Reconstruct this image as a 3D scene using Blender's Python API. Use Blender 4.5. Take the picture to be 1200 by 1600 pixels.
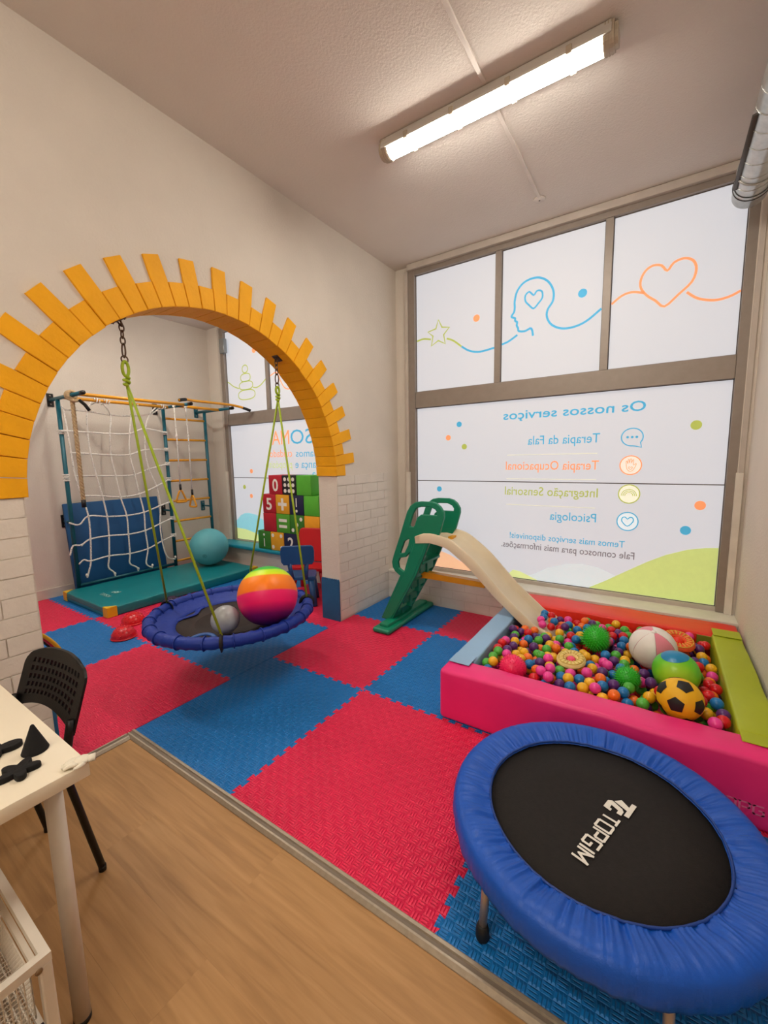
import bpy, bmesh, math, random
import numpy as np
from mathutils import Vector, Matrix

for _o in list(bpy.data.objects):
    bpy.data.objects.remove(_o)
scene = bpy.context.scene
COL = scene.collection
rng = random.Random(7)

# ------------------------------------------------------------------ camera
FPX = 648.81
CAM = Vector((2.3425, -0.7589, 1.4575))
YAW, PITCH, ROLL = 0.5879, -0.1279, -0.0186
_f = Vector((-math.sin(YAW) * math.cos(PITCH), math.cos(YAW) * math.cos(PITCH), math.sin(PITCH)))
_r = Vector((math.cos(YAW), math.sin(YAW), 0))
_u = _r.cross(_f)
_r2 = _r * math.cos(ROLL) + _u * math.sin(ROLL)
_u2 = -_r * math.sin(ROLL) + _u * math.cos(ROLL)
cam_data = bpy.data.cameras.new('camera')
cam_data.sensor_fit = 'HORIZONTAL'
cam_data.sensor_width = 36.0
cam_data.lens = FPX * 36.0 / 1200.0
cam_data.clip_start = 0.02
cam = bpy.data.objects.new('camera', cam_data)
COL.objects.link(cam)
mw = Matrix((( _r2.x, _u2.x, -_f.x, CAM.x), (_r2.y, _u2.y, -_f.y, CAM.y), (_r2.z, _u2.z, -_f.z, CAM.z), (0, 0, 0, 1)))
cam.matrix_world = mw
scene.camera = cam

# ------------------------------------------------------------------ world, light levels, exposure
world = bpy.data.worlds.new('world')
scene.world = world
world.use_nodes = True
world.node_tree.nodes['Background'].inputs[0].default_value = (0.75, 0.85, 1.0, 1)
world.node_tree.nodes['Background'].inputs[1].default_value = 0.8
WINDOW_GLOW = 0.47          # daylight coming through the frosted window film
LAMP_GLOW = 62.0            # tubes in the ceiling battens
scene.view_settings.view_transform = 'Standard'
scene.view_settings.look = 'None'
scene.view_settings.gamma = 1.0
scene.view_settings.use_curve_mapping = False
scene.view_settings.exposure = 0.24

# ------------------------------------------------------------------ helpers: colour and material
def lin(c):
    if isinstance(c, str):
        c = tuple(int(c[i:i + 2], 16) / 255 for i in (0, 2, 4))
    return tuple(((x / 12.92) if x <= .04045 else ((x + .055) / 1.055) ** 2.4) for x in c)

MATS = {}
def mat(name, col, rough=.5, metal=0., noise=None, bump=None, spec=.5, emit=None, sheen=0., coat=0., pos=False):
    """Principled material with procedural colour variation and relief."""
    if name in MATS:
        return MATS[name]
    m = bpy.data.materials.new(name)
    m.use_nodes = True
    nt = m.node_tree
    b = nt.nodes['Principled BSDF']
    c = lin(col)
    b.inputs['Base Color'].default_value = (*c, 1)
    b.inputs['Roughness'].default_value = rough
    b.inputs['Metallic'].default_value = metal
    b.inputs['Specular IOR Level'].default_value = spec
    if sheen: b.inputs['Sheen Weight'].default_value = sheen
    if coat: b.inputs['Coat Weight'].default_value = coat
    co = nt.nodes.new('ShaderNodeNewGeometry').outputs['Position'] if pos else nt.nodes.new('ShaderNodeTexCoord').outputs['Object']
    sc, am = noise or (9., .06)
    n = nt.nodes.new('ShaderNodeTexNoise')
    n.inputs['Scale'].default_value = sc
    n.inputs['Detail'].default_value = 4
    nt.links.new(co, n.inputs['Vector'])
    r = nt.nodes.new('ShaderNodeValToRGB')
    r.color_ramp.elements[0].position = .3
    r.color_ramp.elements[1].position = .7
    r.color_ramp.elements[0].color = (*[max(0, x * (1 - am)) for x in c], 1)
    r.color_ramp.elements[1].color = (*[min(1, x * (1 + am)) for x in c], 1)
    nt.links.new(n.outputs['Fac'], r.inputs['Fac'])
    nt.links.new(r.outputs['Color'], b.inputs['Base Color'])
    if bump:
        bs, st = bump
        n2 = nt.nodes.new('ShaderNodeTexNoise')
        n2.inputs['Scale'].default_value = bs
        n2.inputs['Detail'].default_value = 5
        nt.links.new(co, n2.inputs['Vector'])
        bp = nt.nodes.new('ShaderNodeBump')
        bp.inputs['Strength'].default_value = st
        bp.inputs['Distance'].default_value = .01
        nt.links.new(n2.outputs['Fac'], bp.inputs['Height'])
        nt.links.new(bp.outputs['Normal'], b.inputs['Normal'])
    if emit:
        b.inputs['Emission Color'].default_value = (*lin(emit[0]), 1)
        b.inputs['Emission Strength'].default_value = emit[1]
    MATS[name] = m
    return m

def nodes(m):
    return m.node_tree, m.node_tree.nodes['Principled BSDF']

def math_node(nt, op, a, b=None, c=None):
    n = nt.nodes.new('ShaderNodeMath')
    n.operation = op
    for i, x in enumerate((a, b, c)):
        if x is None: continue
        if isinstance(x, (int, float)): n.inputs[i].default_value = x
        else: nt.links.new(x, n.inputs[i])
    return n.outputs[0]

def weave_bump(m, cell, strength):
    """basket weave relief of EVA foam tiles"""
    nt, b = nodes(m)
    tc = nt.nodes.new('ShaderNodeTexCoord')
    sp = nt.nodes.new('ShaderNodeSeparateXYZ')
    nt.links.new(tc.outputs['Object'], sp.inputs[0])
    u = math_node(nt, 'MULTIPLY', sp.outputs[0], 1 / cell)
    v = math_node(nt, 'MULTIPLY', sp.outputs[1], 1 / cell)
    ck = math_node(nt, 'FLOORED_MODULO', math_node(nt, 'ADD', math_node(nt, 'FLOOR', u), math_node(nt, 'FLOOR', v)), 2)
    def stripe(w):
        return math_node(nt, 'ABSOLUTE', math_node(nt, 'SUBTRACT', math_node(nt, 'FRACT', math_node(nt, 'MULTIPLY', w, 3.0)), .5))
    def pill(w):
        return math_node(nt, 'ABSOLUTE', math_node(nt, 'SUBTRACT', math_node(nt, 'FRACT', w), .5))
    a = math_node(nt, 'MAXIMUM', stripe(u), math_node(nt, 'MULTIPLY', pill(v), 1.0))
    c = math_node(nt, 'MAXIMUM', stripe(v), math_node(nt, 'MULTIPLY', pill(u), 1.0))
    mx = nt.nodes.new('ShaderNodeMix')
    nt.links.new(ck, mx.inputs[0]); nt.links.new(a, mx.inputs[2]); nt.links.new(c, mx.inputs[3])
    h = math_node(nt, 'MINIMUM', math_node(nt, 'MULTIPLY', math_node(nt, 'SUBTRACT', .5, mx.outputs[0]), 4.0), 1.0)
    h = math_node(nt, 'ADD', h, math_node(nt, 'MULTIPLY', ck, .45))
    bp = nt.nodes.new('ShaderNodeBump')
    bp.inputs['Strength'].default_value = strength
    bp.inputs['Distance'].default_value = .006
    nt.links.new(h, bp.inputs['Height'])
    nt.links.new(bp.outputs['Normal'], b.inputs['Normal'])

def stripes_color(m, axis, ramp, space='Object', const=True, scale=1., offset=0.):
    """colour bands along one object axis"""
    nt, b = nodes(m)
    tc = nt.nodes.new('ShaderNodeTexCoord')
    sp = nt.nodes.new('ShaderNodeSeparateXYZ')
    nt.links.new(tc.outputs[space], sp.inputs[0])
    v = math_node(nt, 'ADD', math_node(nt, 'MULTIPLY', sp.outputs[axis], scale), offset)
    r = nt.nodes.new('ShaderNodeValToRGB')
    els = r.color_ramp.elements
    while len(els) < len(ramp): els.new(.5)
    for e, (p, c) in zip(els, ramp):
        e.position = p; e.color = (*lin(c), 1)
    r.color_ramp.interpolation = 'CONSTANT' if const else 'LINEAR'
    nt.links.new(v, r.inputs[0])
    nt.links.new(r.outputs[0], b.inputs['Base Color'])
    return r

def glow_print(name, col, k=1.):
    """translucent vinyl print on the daylit window film"""
    m = mat(name, col, .6, noise=(30, .03), emit=(col, WINDOW_GLOW * k))
    return m

# ------------------------------------------------------------------ helpers: mesh building
WO = {}                                    # world origin of each object made here
class MB:
    def __init__(s):
        s.v = []; s.f = []; s.sm = []
    def add(s, vs, fs, smooth=False):
        o = len(s.v)
        s.v += [tuple(v) for v in vs]
        s.f += [tuple(i + o for i in f) for f in fs]
        s.sm += [smooth] * len(fs)
        return s
    def bm(s, bm, smooth=False):
        bm.verts.index_update()
        return s.add([v.co[:] for v in bm.verts], [[v.index for v in f.verts] for f in bm.faces], smooth)
    def box(s, x0, x1, y0, y1, z0, z1, bev=0., seg=2, xf=None):
        bm = bmesh.new()
        bmesh.ops.create_cube(bm, size=1)
        for v in bm.verts:
            v.co = Vector((x0 + (v.co.x + .5) * (x1 - x0), y0 + (v.co.y + .5) * (y1 - y0), z0 + (v.co.z + .5) * (z1 - z0)))
        if bev:
            bmesh.ops.bevel(bm, geom=bm.edges[:], offset=bev, segments=seg, profile=.5, affect='EDGES')
        if xf is not None: bm.transform(xf)
        s.bm(bm, bool(bev) and seg > 1)
        bm.free()
        return s
    def tube(s, pts, r, n=8, closed=False, caps=True, smooth=True, flat=None):
        P = [Vector(p) for p in pts]
        if len(P) < 2: return s
        R = r if isinstance(r, (list, tuple)) else [r] * len(P)
        m = len(P); vs = []; fs = []
        T = []
        for i in range(m):
            a = P[(i - 1) % m] if (closed or i) else P[0]
            b = P[(i + 1) % m] if (closed or i < m - 1) else P[-1]
            t = (b - a)
            T.append(t.normalized() if t.length > 1e-9 else Vector((0, 0, 1)))
        up = Vector((0, 0, 1)) if abs(T[0].z) < .9 else Vector((1, 0, 0))
        nrm = (up - T[0] * up.dot(T[0])).normalized()
        for i in range(m):
            nrm = nrm - T[i] * nrm.dot(T[i])
            nrm = nrm.normalized() if nrm.length > 1e-6 else T[i].orthogonal().normalized()
            bn = T[i].cross(nrm)
            fa, fb = flat or (1, 1)
            for k in range(n):
                a = 2 * math.pi * k / n
                vs.append(P[i] + nrm * (R[i] * math.cos(a) * fa) + bn * (R[i] * math.sin(a) * fb))
        for i in range(m if closed else m - 1):
            j = (i + 1) % m
            for k in range(n):
                l = (k + 1) % n
                fs.append((i * n + k, i * n + l, j * n + l, j * n + k))
        if not closed and caps:
            fs.append(tuple(range(n - 1, -1, -1)))
            fs.append(tuple((m - 1) * n + k for k in range(n)))
        return s.add(vs, fs, smooth)
    def lathe(s, c, prof, n=32, smooth=True, cap=True, mtx=None):
        vs = []; fs = []
        c = Vector(c)
        for (r, z) in prof:
            for k in range(n):
                a = 2 * math.pi * k / n
                p = Vector((r * math.cos(a), r * math.sin(a), z))
                if mtx is not None: p = mtx @ p
                vs.append(c + p)
        m = len(prof)
        for i in range(m - 1):
            for k in range(n):
                l = (k + 1) % n
                fs.append((i * n + k, i * n + l, (i + 1) * n + l, (i + 1) * n + k))
        if cap:
            if prof[0][0] > 1e-5: fs.append(tuple(range(n - 1, -1, -1)))
            if prof[-1][0] > 1e-5: fs.append(tuple((m - 1) * n + k for k in range(n)))
        return s.add(vs, fs, smooth)
    def sphere(s, c, r, nu=24, nv=14, sq=(1, 1, 1)):
        prof = [(max(1e-4, r * math.sin(math.pi * i / nv)), -r * math.cos(math.pi * i / nv)) for i in range(nv + 1)]
        return s.lathe(c, prof, nu, mtx=Matrix.Diagonal(Vector(sq)))
    def prism(s, poly, fn, d0, d1, smooth=False):
        """polygon (a,b) extruded along d; fn(a,b,d) -> xyz"""
        n = len(poly)
        vs = [fn(a, b, d0) for a, b in poly] + [fn(a, b, d1) for a, b in poly]
        fs = [tuple(range(n - 1, -1, -1)), tuple(range(n, 2 * n))]
        fs += [(i, (i + 1) % n, n + (i + 1) % n, n + i) for i in range(n)]
        return s.add(vs, fs, smooth)
    def build(s, name, m, parent=None, origin=None):
        me = bpy.data.meshes.new(name)
        if parent is not None:
            o = WO[parent.name]
        else:
            if origin is None:
                A = np.array(s.v)
                lo, hi = A.min(0), A.max(0)
                origin = ((lo[0] + hi[0]) / 2, (lo[1] + hi[1]) / 2, lo[2])
            o = Vector(origin)
        me.from_pydata([(v[0] - o[0], v[1] - o[1], v[2] - o[2]) for v in s.v], [], s.f)
        me.polygons.foreach_set('use_smooth', s.sm)
        bm = bmesh.new(); bm.from_mesh(me)
        bmesh.ops.recalc_face_normals(bm, faces=bm.faces[:])
        bm.to_mesh(me); bm.free()
        if any(s.sm) and not all(s.sm):
            pass
        ms = m if isinstance(m, (list, tuple)) else [m]
        for q in ms: me.materials.append(q)
        ob = bpy.data.objects.new(name, me)
        COL.objects.link(ob)
        if parent is not None:
            ob.parent = parent
        else:
            ob.location = o
        WO[ob.name] = Vector(o)
        return ob

def smooth_by_angle(ob, deg=35):
    me = ob.data
    bm = bmesh.new(); bm.from_mesh(me)
    for e in bm.edges:
        if len(e.link_faces) == 2:
            e.smooth = e.calc_face_angle(0) < math.radians(deg)
    for f in bm.faces: f.smooth = True
    bm.to_mesh(me); bm.free()
    return ob

def tag(o, label, cat, group=None):
    o['label'] = label; o['category'] = cat
    if group: o['group'] = group
    return o

def thing(name, label, cat, loc, group=None):
    o = bpy.data.objects.new(name, None)
    o.empty_display_size = .1
    COL.objects.link(o)
    o.location = loc
    WO[o.name] = Vector(loc)
    return tag(o, label, cat, group)

def struct(o):
    o['kind'] = 'structure'
    return o

def copy_tree(root, loc, label=None, rot=None):
    r = root.copy(); COL.objects.link(r); r.location = loc
    if rot is not None: r.rotation_euler = rot
    if label: r['label'] = label
    for ch in list(root.children):
        c = ch.copy(); COL.objects.link(c); c.parent = r
        for g in list(ch.children):
            d = g.copy(); COL.objects.link(d); d.parent = c
    return r

def curve_plate(splines, extrude, bevel, fn):
    """2D outlines (holes included) filled and thickened; returns an MB through fn(a,b,d)"""
    cu = bpy.data.curves.new('tmp', 'CURVE')
    cu.dimensions = '2D'; cu.fill_mode = 'BOTH'
    cu.extrude = extrude; cu.bevel_depth = bevel; cu.bevel_resolution = 2
    for sp in splines:
        q = cu.splines.new('POLY')
        q.points.add(len(sp) - 1)
        for i, (a, b) in enumerate(sp): q.points[i].co = (a, b, 0, 1)
        q.use_cyclic_u = True
    o = bpy.data.objects.new('tmp', cu); COL.objects.link(o)
    bpy.context.view_layer.update()
    me = bpy.data.meshes.new_from_object(o.evaluated_get(bpy.context.evaluated_depsgraph_get()))
    mb = MB().add([fn(*v.co) for v in me.vertices], [tuple(p.vertices) for p in me.polygons])
    bpy.data.objects.remove(o); bpy.data.curves.remove(cu); bpy.data.meshes.remove(me)
    return mb

def text_mb(txt, fn, width=None, height=None, extrude=.0, bold=0.):
    """lettering as a mesh: fn(a,b,d) maps text plane (a to the right from 0 to width, b up) to the world"""
    cu = bpy.data.curves.new('tmp', 'FONT')
    cu.body = txt; cu.size = 1; cu.extrude = 0; cu.offset = bold
    cu.resolution_u = 3
    o = bpy.data.objects.new('tmp', cu); COL.objects.link(o)
    bpy.context.view_layer.update()
    me = bpy.data.meshes.new_from_object(o.evaluated_get(bpy.context.evaluated_depsgraph_get()))
    A = np.array([v.co[:] for v in me.vertices])
    x0, x1 = A[:, 0].min(), A[:, 0].max()
    sx = width / (x1 - x0) if width else None
    sy = height / .72 if height else sx            # cap height of the built-in face
    if sx is None: sx = sy
    vs = [((v[0] - x0) * sx, v[1] * sy) for v in A]
    fs = [tuple(p.vertices) for p in me.polygons]
    mb = MB()
    mb.add([fn(a, b, 0) for a, b in vs], fs)
    if extrude:
        mb.add([fn(a, b, extrude) for a, b in vs], fs)
        from collections import Counter
        ec = Counter()
        for f in fs:
            for i in range(len(f)):
                ec[tuple(sorted((f[i], f[(i + 1) % len(f)])))] += 1
        rim = [e for e, c in ec.items() if c == 1]
        n = len(vs)
        mb.f += [(a, b, n + b, n + a) for a, b in rim]
        mb.sm += [False] * len(rim)
    bpy.data.objects.remove(o); bpy.data.curves.remove(cu); bpy.data.meshes.remove(me)
    return mb

def catmull(pts, n=6, closed=False):
    P = [Vector(p) for p in pts]
    m = len(P); out = []
    for i in range(m if closed else m - 1):
        p0 = P[(i - 1) % m] if (closed or i > 0) else P[0]
        p1 = P[i]; p2 = P[(i + 1) % m]
        p3 = P[(i + 2) % m] if (closed or i + 2 < m) else P[-1]
        for k in range(n):
            t = k / n
            out.append(.5 * ((2 * p1) + (-p0 + p2) * t + (2 * p0 - 5 * p1 + 4 * p2 - p3) * t * t + (-p0 + 3 * p1 - 3 * p2 + p3) * t ** 3))
    if not closed: out.append(P[-1])
    return out

def circle_pts(c, r, n=32, ax='z', a0=0, a1=2 * math.pi, full=True):
    out = []
    for k in range(n if full else n + 1):
        a = a0 + (a1 - a0) * k / n
        q = (r * math.cos(a), r * math.sin(a))
        c_ = Vector(c)
        out.append(c_ + (Vector((q[0], q[1], 0)) if ax == 'z' else Vector((q[0], 0, q[1])) if ax == 'y' else Vector((0, q[0], q[1]))))
    return out

# ------------------------------------------------------------------ room dimensions (metres)
H = 3.327            # ceiling
XR = 2.84            # right wall
YF = 2.824           # low wall under the windows, room face
YG = 3.053           # window glass
YB = -3.2            # back wall behind the camera
XT = -0.21           # arch wall thickness
XFAR = -3.2          # far wall of the climbing room
YS = -1.25           # near side wall of the climbing room
ZSILL = 0.298
ZW = -0.015          # vinyl planks lie lower than the foam tiles
ZB = -0.02
ARC_Y, ARC_Z, ARC_R = 0.955, 1.315, 1.068
ARC_S, ARC_L = 0.118, 0.246      # short and long voussoirs
JL, JR = ARC_Y - ARC_R, ARC_Y + ARC_R

M_PLASTER = mat('plaster', 'd9d0c4', .9, noise=(3, .03), bump=(70, .30), spec=.2)
M_CEIL = mat('ceiling_paint', 'dbd3ca', .95, noise=(2, .03), bump=(90, .25), spec=.1)
M_BRICK = mat('painted_brick', 'dbd3c8', .75, noise=(8, .04), bump=(60, .25), spec=.3, pos=True)
M_MORTAR = mat('painted_mortar', 'c9beb0', .9, bump=(50, .3), pos=True)
M_YELLOW = mat('yellow_painted_brick', 'f2ab04', .6, noise=(6, .06), bump=(55, .25), spec=.35)
M_SILL = mat('sill_paint', 'ddd6c9', .55, bump=(40, .1))
M_BASE = mat('baseboard_paint', 'cfc4b8', .6)
M_FRAME = mat('window_aluminium', '958a80', .45, .25, noise=(20, .04), spec=.5)
M_FRAME_D = mat('window_gasket', '5c544d', .6)
M_RAIL = mat('window_rail', 'c2b8ad', .5, .1)
M_TRIM = mat('floor_trim_metal', 'a79a88', .42, .35, noise=(60, .08))
M_TRIM_D = mat('floor_trim_insert', '7d7062', .6, .2)
M_PANE = mat('frosted_film', 'a79e90', .55, noise=(1.2, .02), emit=('e8effc', WINDOW_GLOW), spec=.2)
M_FOAM_R = mat('foam_red', 'ea1a4e', .52, noise=(4, .05), spec=.5)
M_FOAM_B = mat('foam_blue', '0676c4', .52, noise=(4, .05), spec=.5)
for _m in (M_FOAM_R, M_FOAM_B): weave_bump(_m, .033, .75)

# wood planks
M_WOOD = mat('oak_vinyl', 'b98a58', .5, pos=True, spec=.35)
def _wood():
    nt, b = nodes(M_WOOD)
    g = nt.nodes.new('ShaderNodeNewGeometry')
    oi = nt.nodes.new('ShaderNodeObjectInfo')
    add = nt.nodes.new('ShaderNodeVectorMath'); add.operation = 'ADD'
    nt.links.new(g.outputs['Position'], add.inputs[0])
    cmb = nt.nodes.new('ShaderNodeCombineXYZ')
    nt.links.new(math_node(nt, 'MULTIPLY', oi.outputs['Random'], 37.), cmb.inputs[0])
    nt.links.new(math_node(nt, 'MULTIPLY', oi.outputs['Random'], 11.), cmb.inputs[2])
    nt.links.new(cmb.outputs[0], add.inputs[1])
    mp = nt.nodes.new('ShaderNodeMapping')
    mp.inputs['Scale'].default_value = (1.8, 26, 1)
    nt.links.new(add.outputs[0], mp.inputs[0])
    n = nt.nodes.new('ShaderNodeTexNoise')
    n.inputs['Scale'].default_value = 1.6; n.inputs['Detail'].default_value = 8; n.inputs['Distortion'].default_value = .6
    nt.links.new(mp.outputs[0], n.inputs['Vector'])
    r = nt.nodes.new('ShaderNodeValToRGB')
    e = r.color_ramp.elements
    e[0].position = .28; e[0].color = (*lin('9d7447'), 1)
    e[1].position = .72; e[1].color = (*lin('b88d5c'), 1)
    q = e.new(.5); q.color = (*lin('ac8150'), 1)
    nt.links.new(n.outputs['Fac'], r.inputs[0])
    hs = nt.nodes.new('ShaderNodeHueSaturation')
    nt.links.new(r.outputs[0], hs.inputs['Color'])
    nt.links.new(math_node(nt, 'ADD', math_node(nt, 'MULTIPLY', oi.outputs['Random'], .08), .96), hs.inputs['Value'])
    nt.links.new(hs.outputs[0], b.inputs['Base Color'])
    bp = nt.nodes.new('ShaderNodeBump'); bp.inputs['Strength'].default_value = .15; bp.inputs['Distance'].default_value = .003
    nt.links.new(n.outputs['Fac'], bp.inputs['Height']); nt.links.new(bp.outputs[0], b.inputs['Normal'])
_wood()

# ------------------------------------------------------------------ floor, planks, foam tiles
floor = struct(MB().box(XFAR - .1, XR + .1, YB - .1, YG + .15, -.12, ZB).build('floor', mat('screed', '6d6459', .9), origin=(0, 0, 0)))
YT = .2345           # front edge of the foam area
YTRIM = .188

def unit_box_mesh(name, m, bev):
    o = MB().box(-.5, .5, -.5, .5, -.5, .5, bev, 1)
    me = bpy.data.meshes.new(name)
    me.from_pydata(o.v, [], o.f); me.materials.append(m)
    return me
PLANK = unit_box_mesh('plank', M_WOOD, .0006)
pw, pl = .185, 1.22
row = 0
y = YTRIM
while y > YB:
    x = -((row * .47) % 1.0) * pl
    y0 = max(YB, y - pw)
    while x < XR:
        a, b = max(0, x), min(XR, x + pl)
        if b - a > .02:
            o = bpy.data.objects.new('plank', PLANK); COL.objects.link(o); o.parent = floor
            o.location = ((a + b) / 2, (y + y0) / 2, (ZB + ZW) / 2)
            o.scale = (b - a - .0002, y - y0 - .0002, ZW - ZB)
        x += pl
    y -= pw; row += 1

def tooth_line(p, q):
    """dovetail puzzle edge from p to q, running in +x or +y"""
    p = Vector(p); q = Vector(q)
    L = (q - p).length; t = (q - p) / L
    nrm = Vector((-t.y, t.x))
    n = max(1, round(L / .076)); P = L / n; d = .0105
    out = [p]
    for k in range(n):
        for s, w in ((.29, -d), (.21, d), (.79, d), (.71, -d)):
            out.append(p + t * ((k + s) * P) + nrm * w)
    return out + [q]

def foam_grid(xs, ys, colour):
    nx, ny = len(xs) - 1, len(ys) - 1
    for i in range(nx):
        for j in range(ny):
            a, b, c, d = xs[i], xs[i + 1], ys[j], ys[j + 1]
            bot = tooth_line((a, c), (b, c)) if j > 0 else [Vector((a, c)), Vector((b, c))]
            top = tooth_line((a, d), (b, d)) if j < ny - 1 else [Vector((a, d)), Vector((b, d))]
            lef = tooth_line((a, c), (a, d)) if i > 0 else [Vector((a, c)), Vector((a, d))]
            rig = tooth_line((b, c), (b, d)) if i < nx - 1 else [Vector((b, c)), Vector((b, d))]
            poly = bot[:-1] + rig[:-1] + top[::-1][:-1] + lef[::-1][:-1]
            red = colour(i, j)
            ctr = ((a + b) / 2, (c + d) / 2)
            mb = MB().prism([(p.x, p.y) for p in poly], lambda u, v, w: (u, v, w), ZB, 0)
            mb.build('foam_tile', M_FOAM_R if red else M_FOAM_B, floor)
foam_grid([.003, .838, 1.838, XR - .004], [YT, 1.2166, 2.2166, YF - .004], lambda i, j: (i + j) % 2 == 1)
foam_grid([XFAR + .02, -2.065, -1.065, -.003], [YS + .02, -.15, .85, 1.85, YF - .02], lambda i, j: (i + j) % 2 == 1)

# metal threshold strips between the foam and the planks
def strip(name, p0, p1, wx):
    mb = MB()
    d = (Vector(p1) - Vector(p0)); L = d.length; t = d.normalized(); n = Vector((-t.y, t.x, 0))
    prof = [(0, ZB), (0, .002), (.004, .005), (.014, .005), (.016, -.001), (.028, -.001), (.030, .002), (.036, .001), (.046, -.011), (.046, ZB)]
    m = MB()
    vs = []
    for s in (0, L):
        for a, z in prof:
            p = Vector(p0) + t * s + n * (-a if wx else a)
            vs.append((p.x, p.y, z))
    k = len(prof)
    m.add(vs, [(i, (i + 1) % k, k + (i + 1) % k, k + i) for i in range(k)] + [tuple(range(k)), tuple(range(2 * k - 1, k - 1, -1))])
    o = struct(m.build(name, M_TRIM, origin=(0, 0, 0)))
    g = MB()
    vs = []
    for s in (0, L):
        for a in (.0165, .0275):
            p = Vector(p0) + t * s + n * (-a if wx else a)
            vs.append((p.x, p.y, -.0005))
    g.add(vs, [(0, 1, 3, 2)])
    g.build('groove_insert', M_TRIM_D, o)
    return o
strip('trim_1', (.0, YT - .001, 0), (XR, YT - .001, 0), True)
strip('trim_2', (.0, YT - .046, 0), (.0, -1.2, 0), False)

# ------------------------------------------------------------------ walls
def arch_wall():
    m = MB()
    ro = ARC_R + ARC_S - .012
    def slab(y0, y1, z0, z1):
        m.box(XT, 0, y0, y1, z0, z1)
    slab(YB, JL, ZB, ARC_Z)
    slab(JR, YG + .15, ZB, ARC_Z)
    slab(YB, ARC_Y - ro, ARC_Z, H)
    slab(ARC_Y + ro, YG + .15, ARC_Z, H)
    n = 48
    for k in range(n):
        a, b = math.pi * k / n, math.pi * (k + 1) / n
        ya, za = ARC_Y + ro * math.cos(a), ARC_Z + ro * math.sin(a)
        yb, zb = ARC_Y + ro * math.cos(b), ARC_Z + ro * math.sin(b)
        vs = []
        for x in (0, XT):
            vs += [(x, ya, za), (x, yb, zb), (x, yb, H), (x, ya, H)]
        m.add(vs, [(0, 1, 2, 3), (4, 7, 6, 5), (0, 4, 5, 1)])
    return struct(m.build('wall_left', M_PLASTER, origin=(0, 0, 0)))
wall_left = arch_wall()

# yellow voussoirs of the arch, one brick each
NV = 39
pitch = math.pi / NV
for k in range(NV):
    g = .0013 if k else 0
    a0, a1 = k * pitch + g, (k + 1) * pitch - .0013
    longer = k % 2 == 1
    j = rng.uniform(-.003, .003)
    ri = ARC_R - .012 + j * .6
    xf = .012 + j
    def fn(t, r, x):
        return (x, ARC_Y + r * math.cos(t), ARC_Z + r * math.sin(t))
    m = MB()
    ro = ARC_R + ARC_S + rng.uniform(-.004, .004)
    e = .0022 / ARC_R
    m.prism([(a0, ri), (a1, ri), (a1, ro), (a0, ro)], fn, XT - .008, xf - .003)
    m.prism([(a0 + e, ri + .002), (a1 - e, ri + .002), (a1 - e, ro - .002), (a0 + e, ro - .002)], fn, xf - .003, xf)
    if longer:
        r2 = ARC_R + ARC_L + rng.uniform(-.006, .006)
        am = (a0 + a1) / 2
        hw = (a1 - a0) / 2
        m.prism([(am - hw, ro - .002), (am + hw, ro - .002), (am + hw * .86, r2), (am - hw * .86, r2)], fn, -.004, xf)
    m.build('arch_brick', M_YELLOW, wall_left)

# painted brickwork below the springing line: every brick its own piece
BRICK = unit_box_mesh('brick', M_BRICK, .02)
COURSE, BLEN = .0868, .245
def bricks(parent, axis, face, u0, u1, z0, z1, start, sgn, maxn=999):
    r = 0; z = z1
    while z > z0 + .02:
        zz = max(z0, z - COURSE)
        s = u0 - (BLEN if (start + r) % 2 else BLEN * .5)
        while s < u1:
            a, b = max(u0, s), min(u1, s + BLEN)
            if b - a > .02:
                o = bpy.data.objects.new('brick', BRICK); COL.objects.link(o); o.parent = parent
                th = .016; pr = .0048 + rng.uniform(-.0015, .0015)
                dz = rng.uniform(-.001, .001)
                if axis == 'x':       # wall in the x = face plane, bricks along y
                    o.location = (face + sgn * (pr - th / 2), (a + b) / 2, (z + zz) / 2 + dz)
                    o.scale = (th, b - a - .0048, z - zz - .0048)
                else:
                    o.location = ((a + b) / 2, face + sgn * (pr - th / 2), (z + zz) / 2 + dz)
                    o.scale = (b - a - .0048, th, z - zz - .0048)
            s += BLEN
        z -= COURSE; r += 1
bricks(wall_left, 'x', 0, -1.22, JL - .002, .0, ARC_Z, 0, 1)
bricks(wall_left, 'x', 0, JR + .002, YF, .0, ARC_Z, 1, 1)

def front_wall():
    m = MB()
    # low wall and wall pieces beside and above the windows, for both rooms
    for x0, x1 in ((XT - .0, XR + .1), (XFAR - .1, XT)):
        m.box(x0, x1, YF, YG + .15, ZB, ZSILL - .022)
        m.box(x0, x1, YG - .01, YG + .15, 3.27, H)
    m.box(0, .165, YG - .012, YG + .15, ZSILL - .03, 3.29)
    m.box(2.785, XR + .1, YG - .05, YG + .15, ZSILL - .03, 3.29)
    m.box(XFAR - .1, -2.93, YG - .012, YG + .15, ZSILL - .03, 3.29)
    m.box(-.42, XT, YG - .012, YG + .15, ZSILL - .03, 3.29)
    return struct(m.build('wall_front', M_PLASTER, origin=(0, 0, 0)))
wall_front = front_wall()
bricks(wall_front, 'y', YF, .0, XR, .0, ZSILL - .024, 0, -1)
sl = MB().box(.0, XR, YF - .014, YG + .02, ZSILL - .022, ZSILL, .003, 1)
sl.build('sill', M_SILL, wall_front)
struct(MB().box(XR, XR + .1, YB, YG + .15, ZB, H).build('wall_right', M_PLASTER, origin=(0, 0, 0)))
struct(MB().box(-.2, XR + .1, YB - .1, YB, ZB, H).build('wall_back', M_PLASTER, origin=(0, 0, 0)))
struct(MB().box(XFAR - .1, XFAR, YS, YG + .15, ZB, H).build('wall_far', M_PLASTER, origin=(0, 0, 0)))
struct(MB().box(XFAR - .1, XT, YS - .1, YS, ZB, H).build('wall_side', M_PLASTER, origin=(0, 0, 0)))
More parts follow.
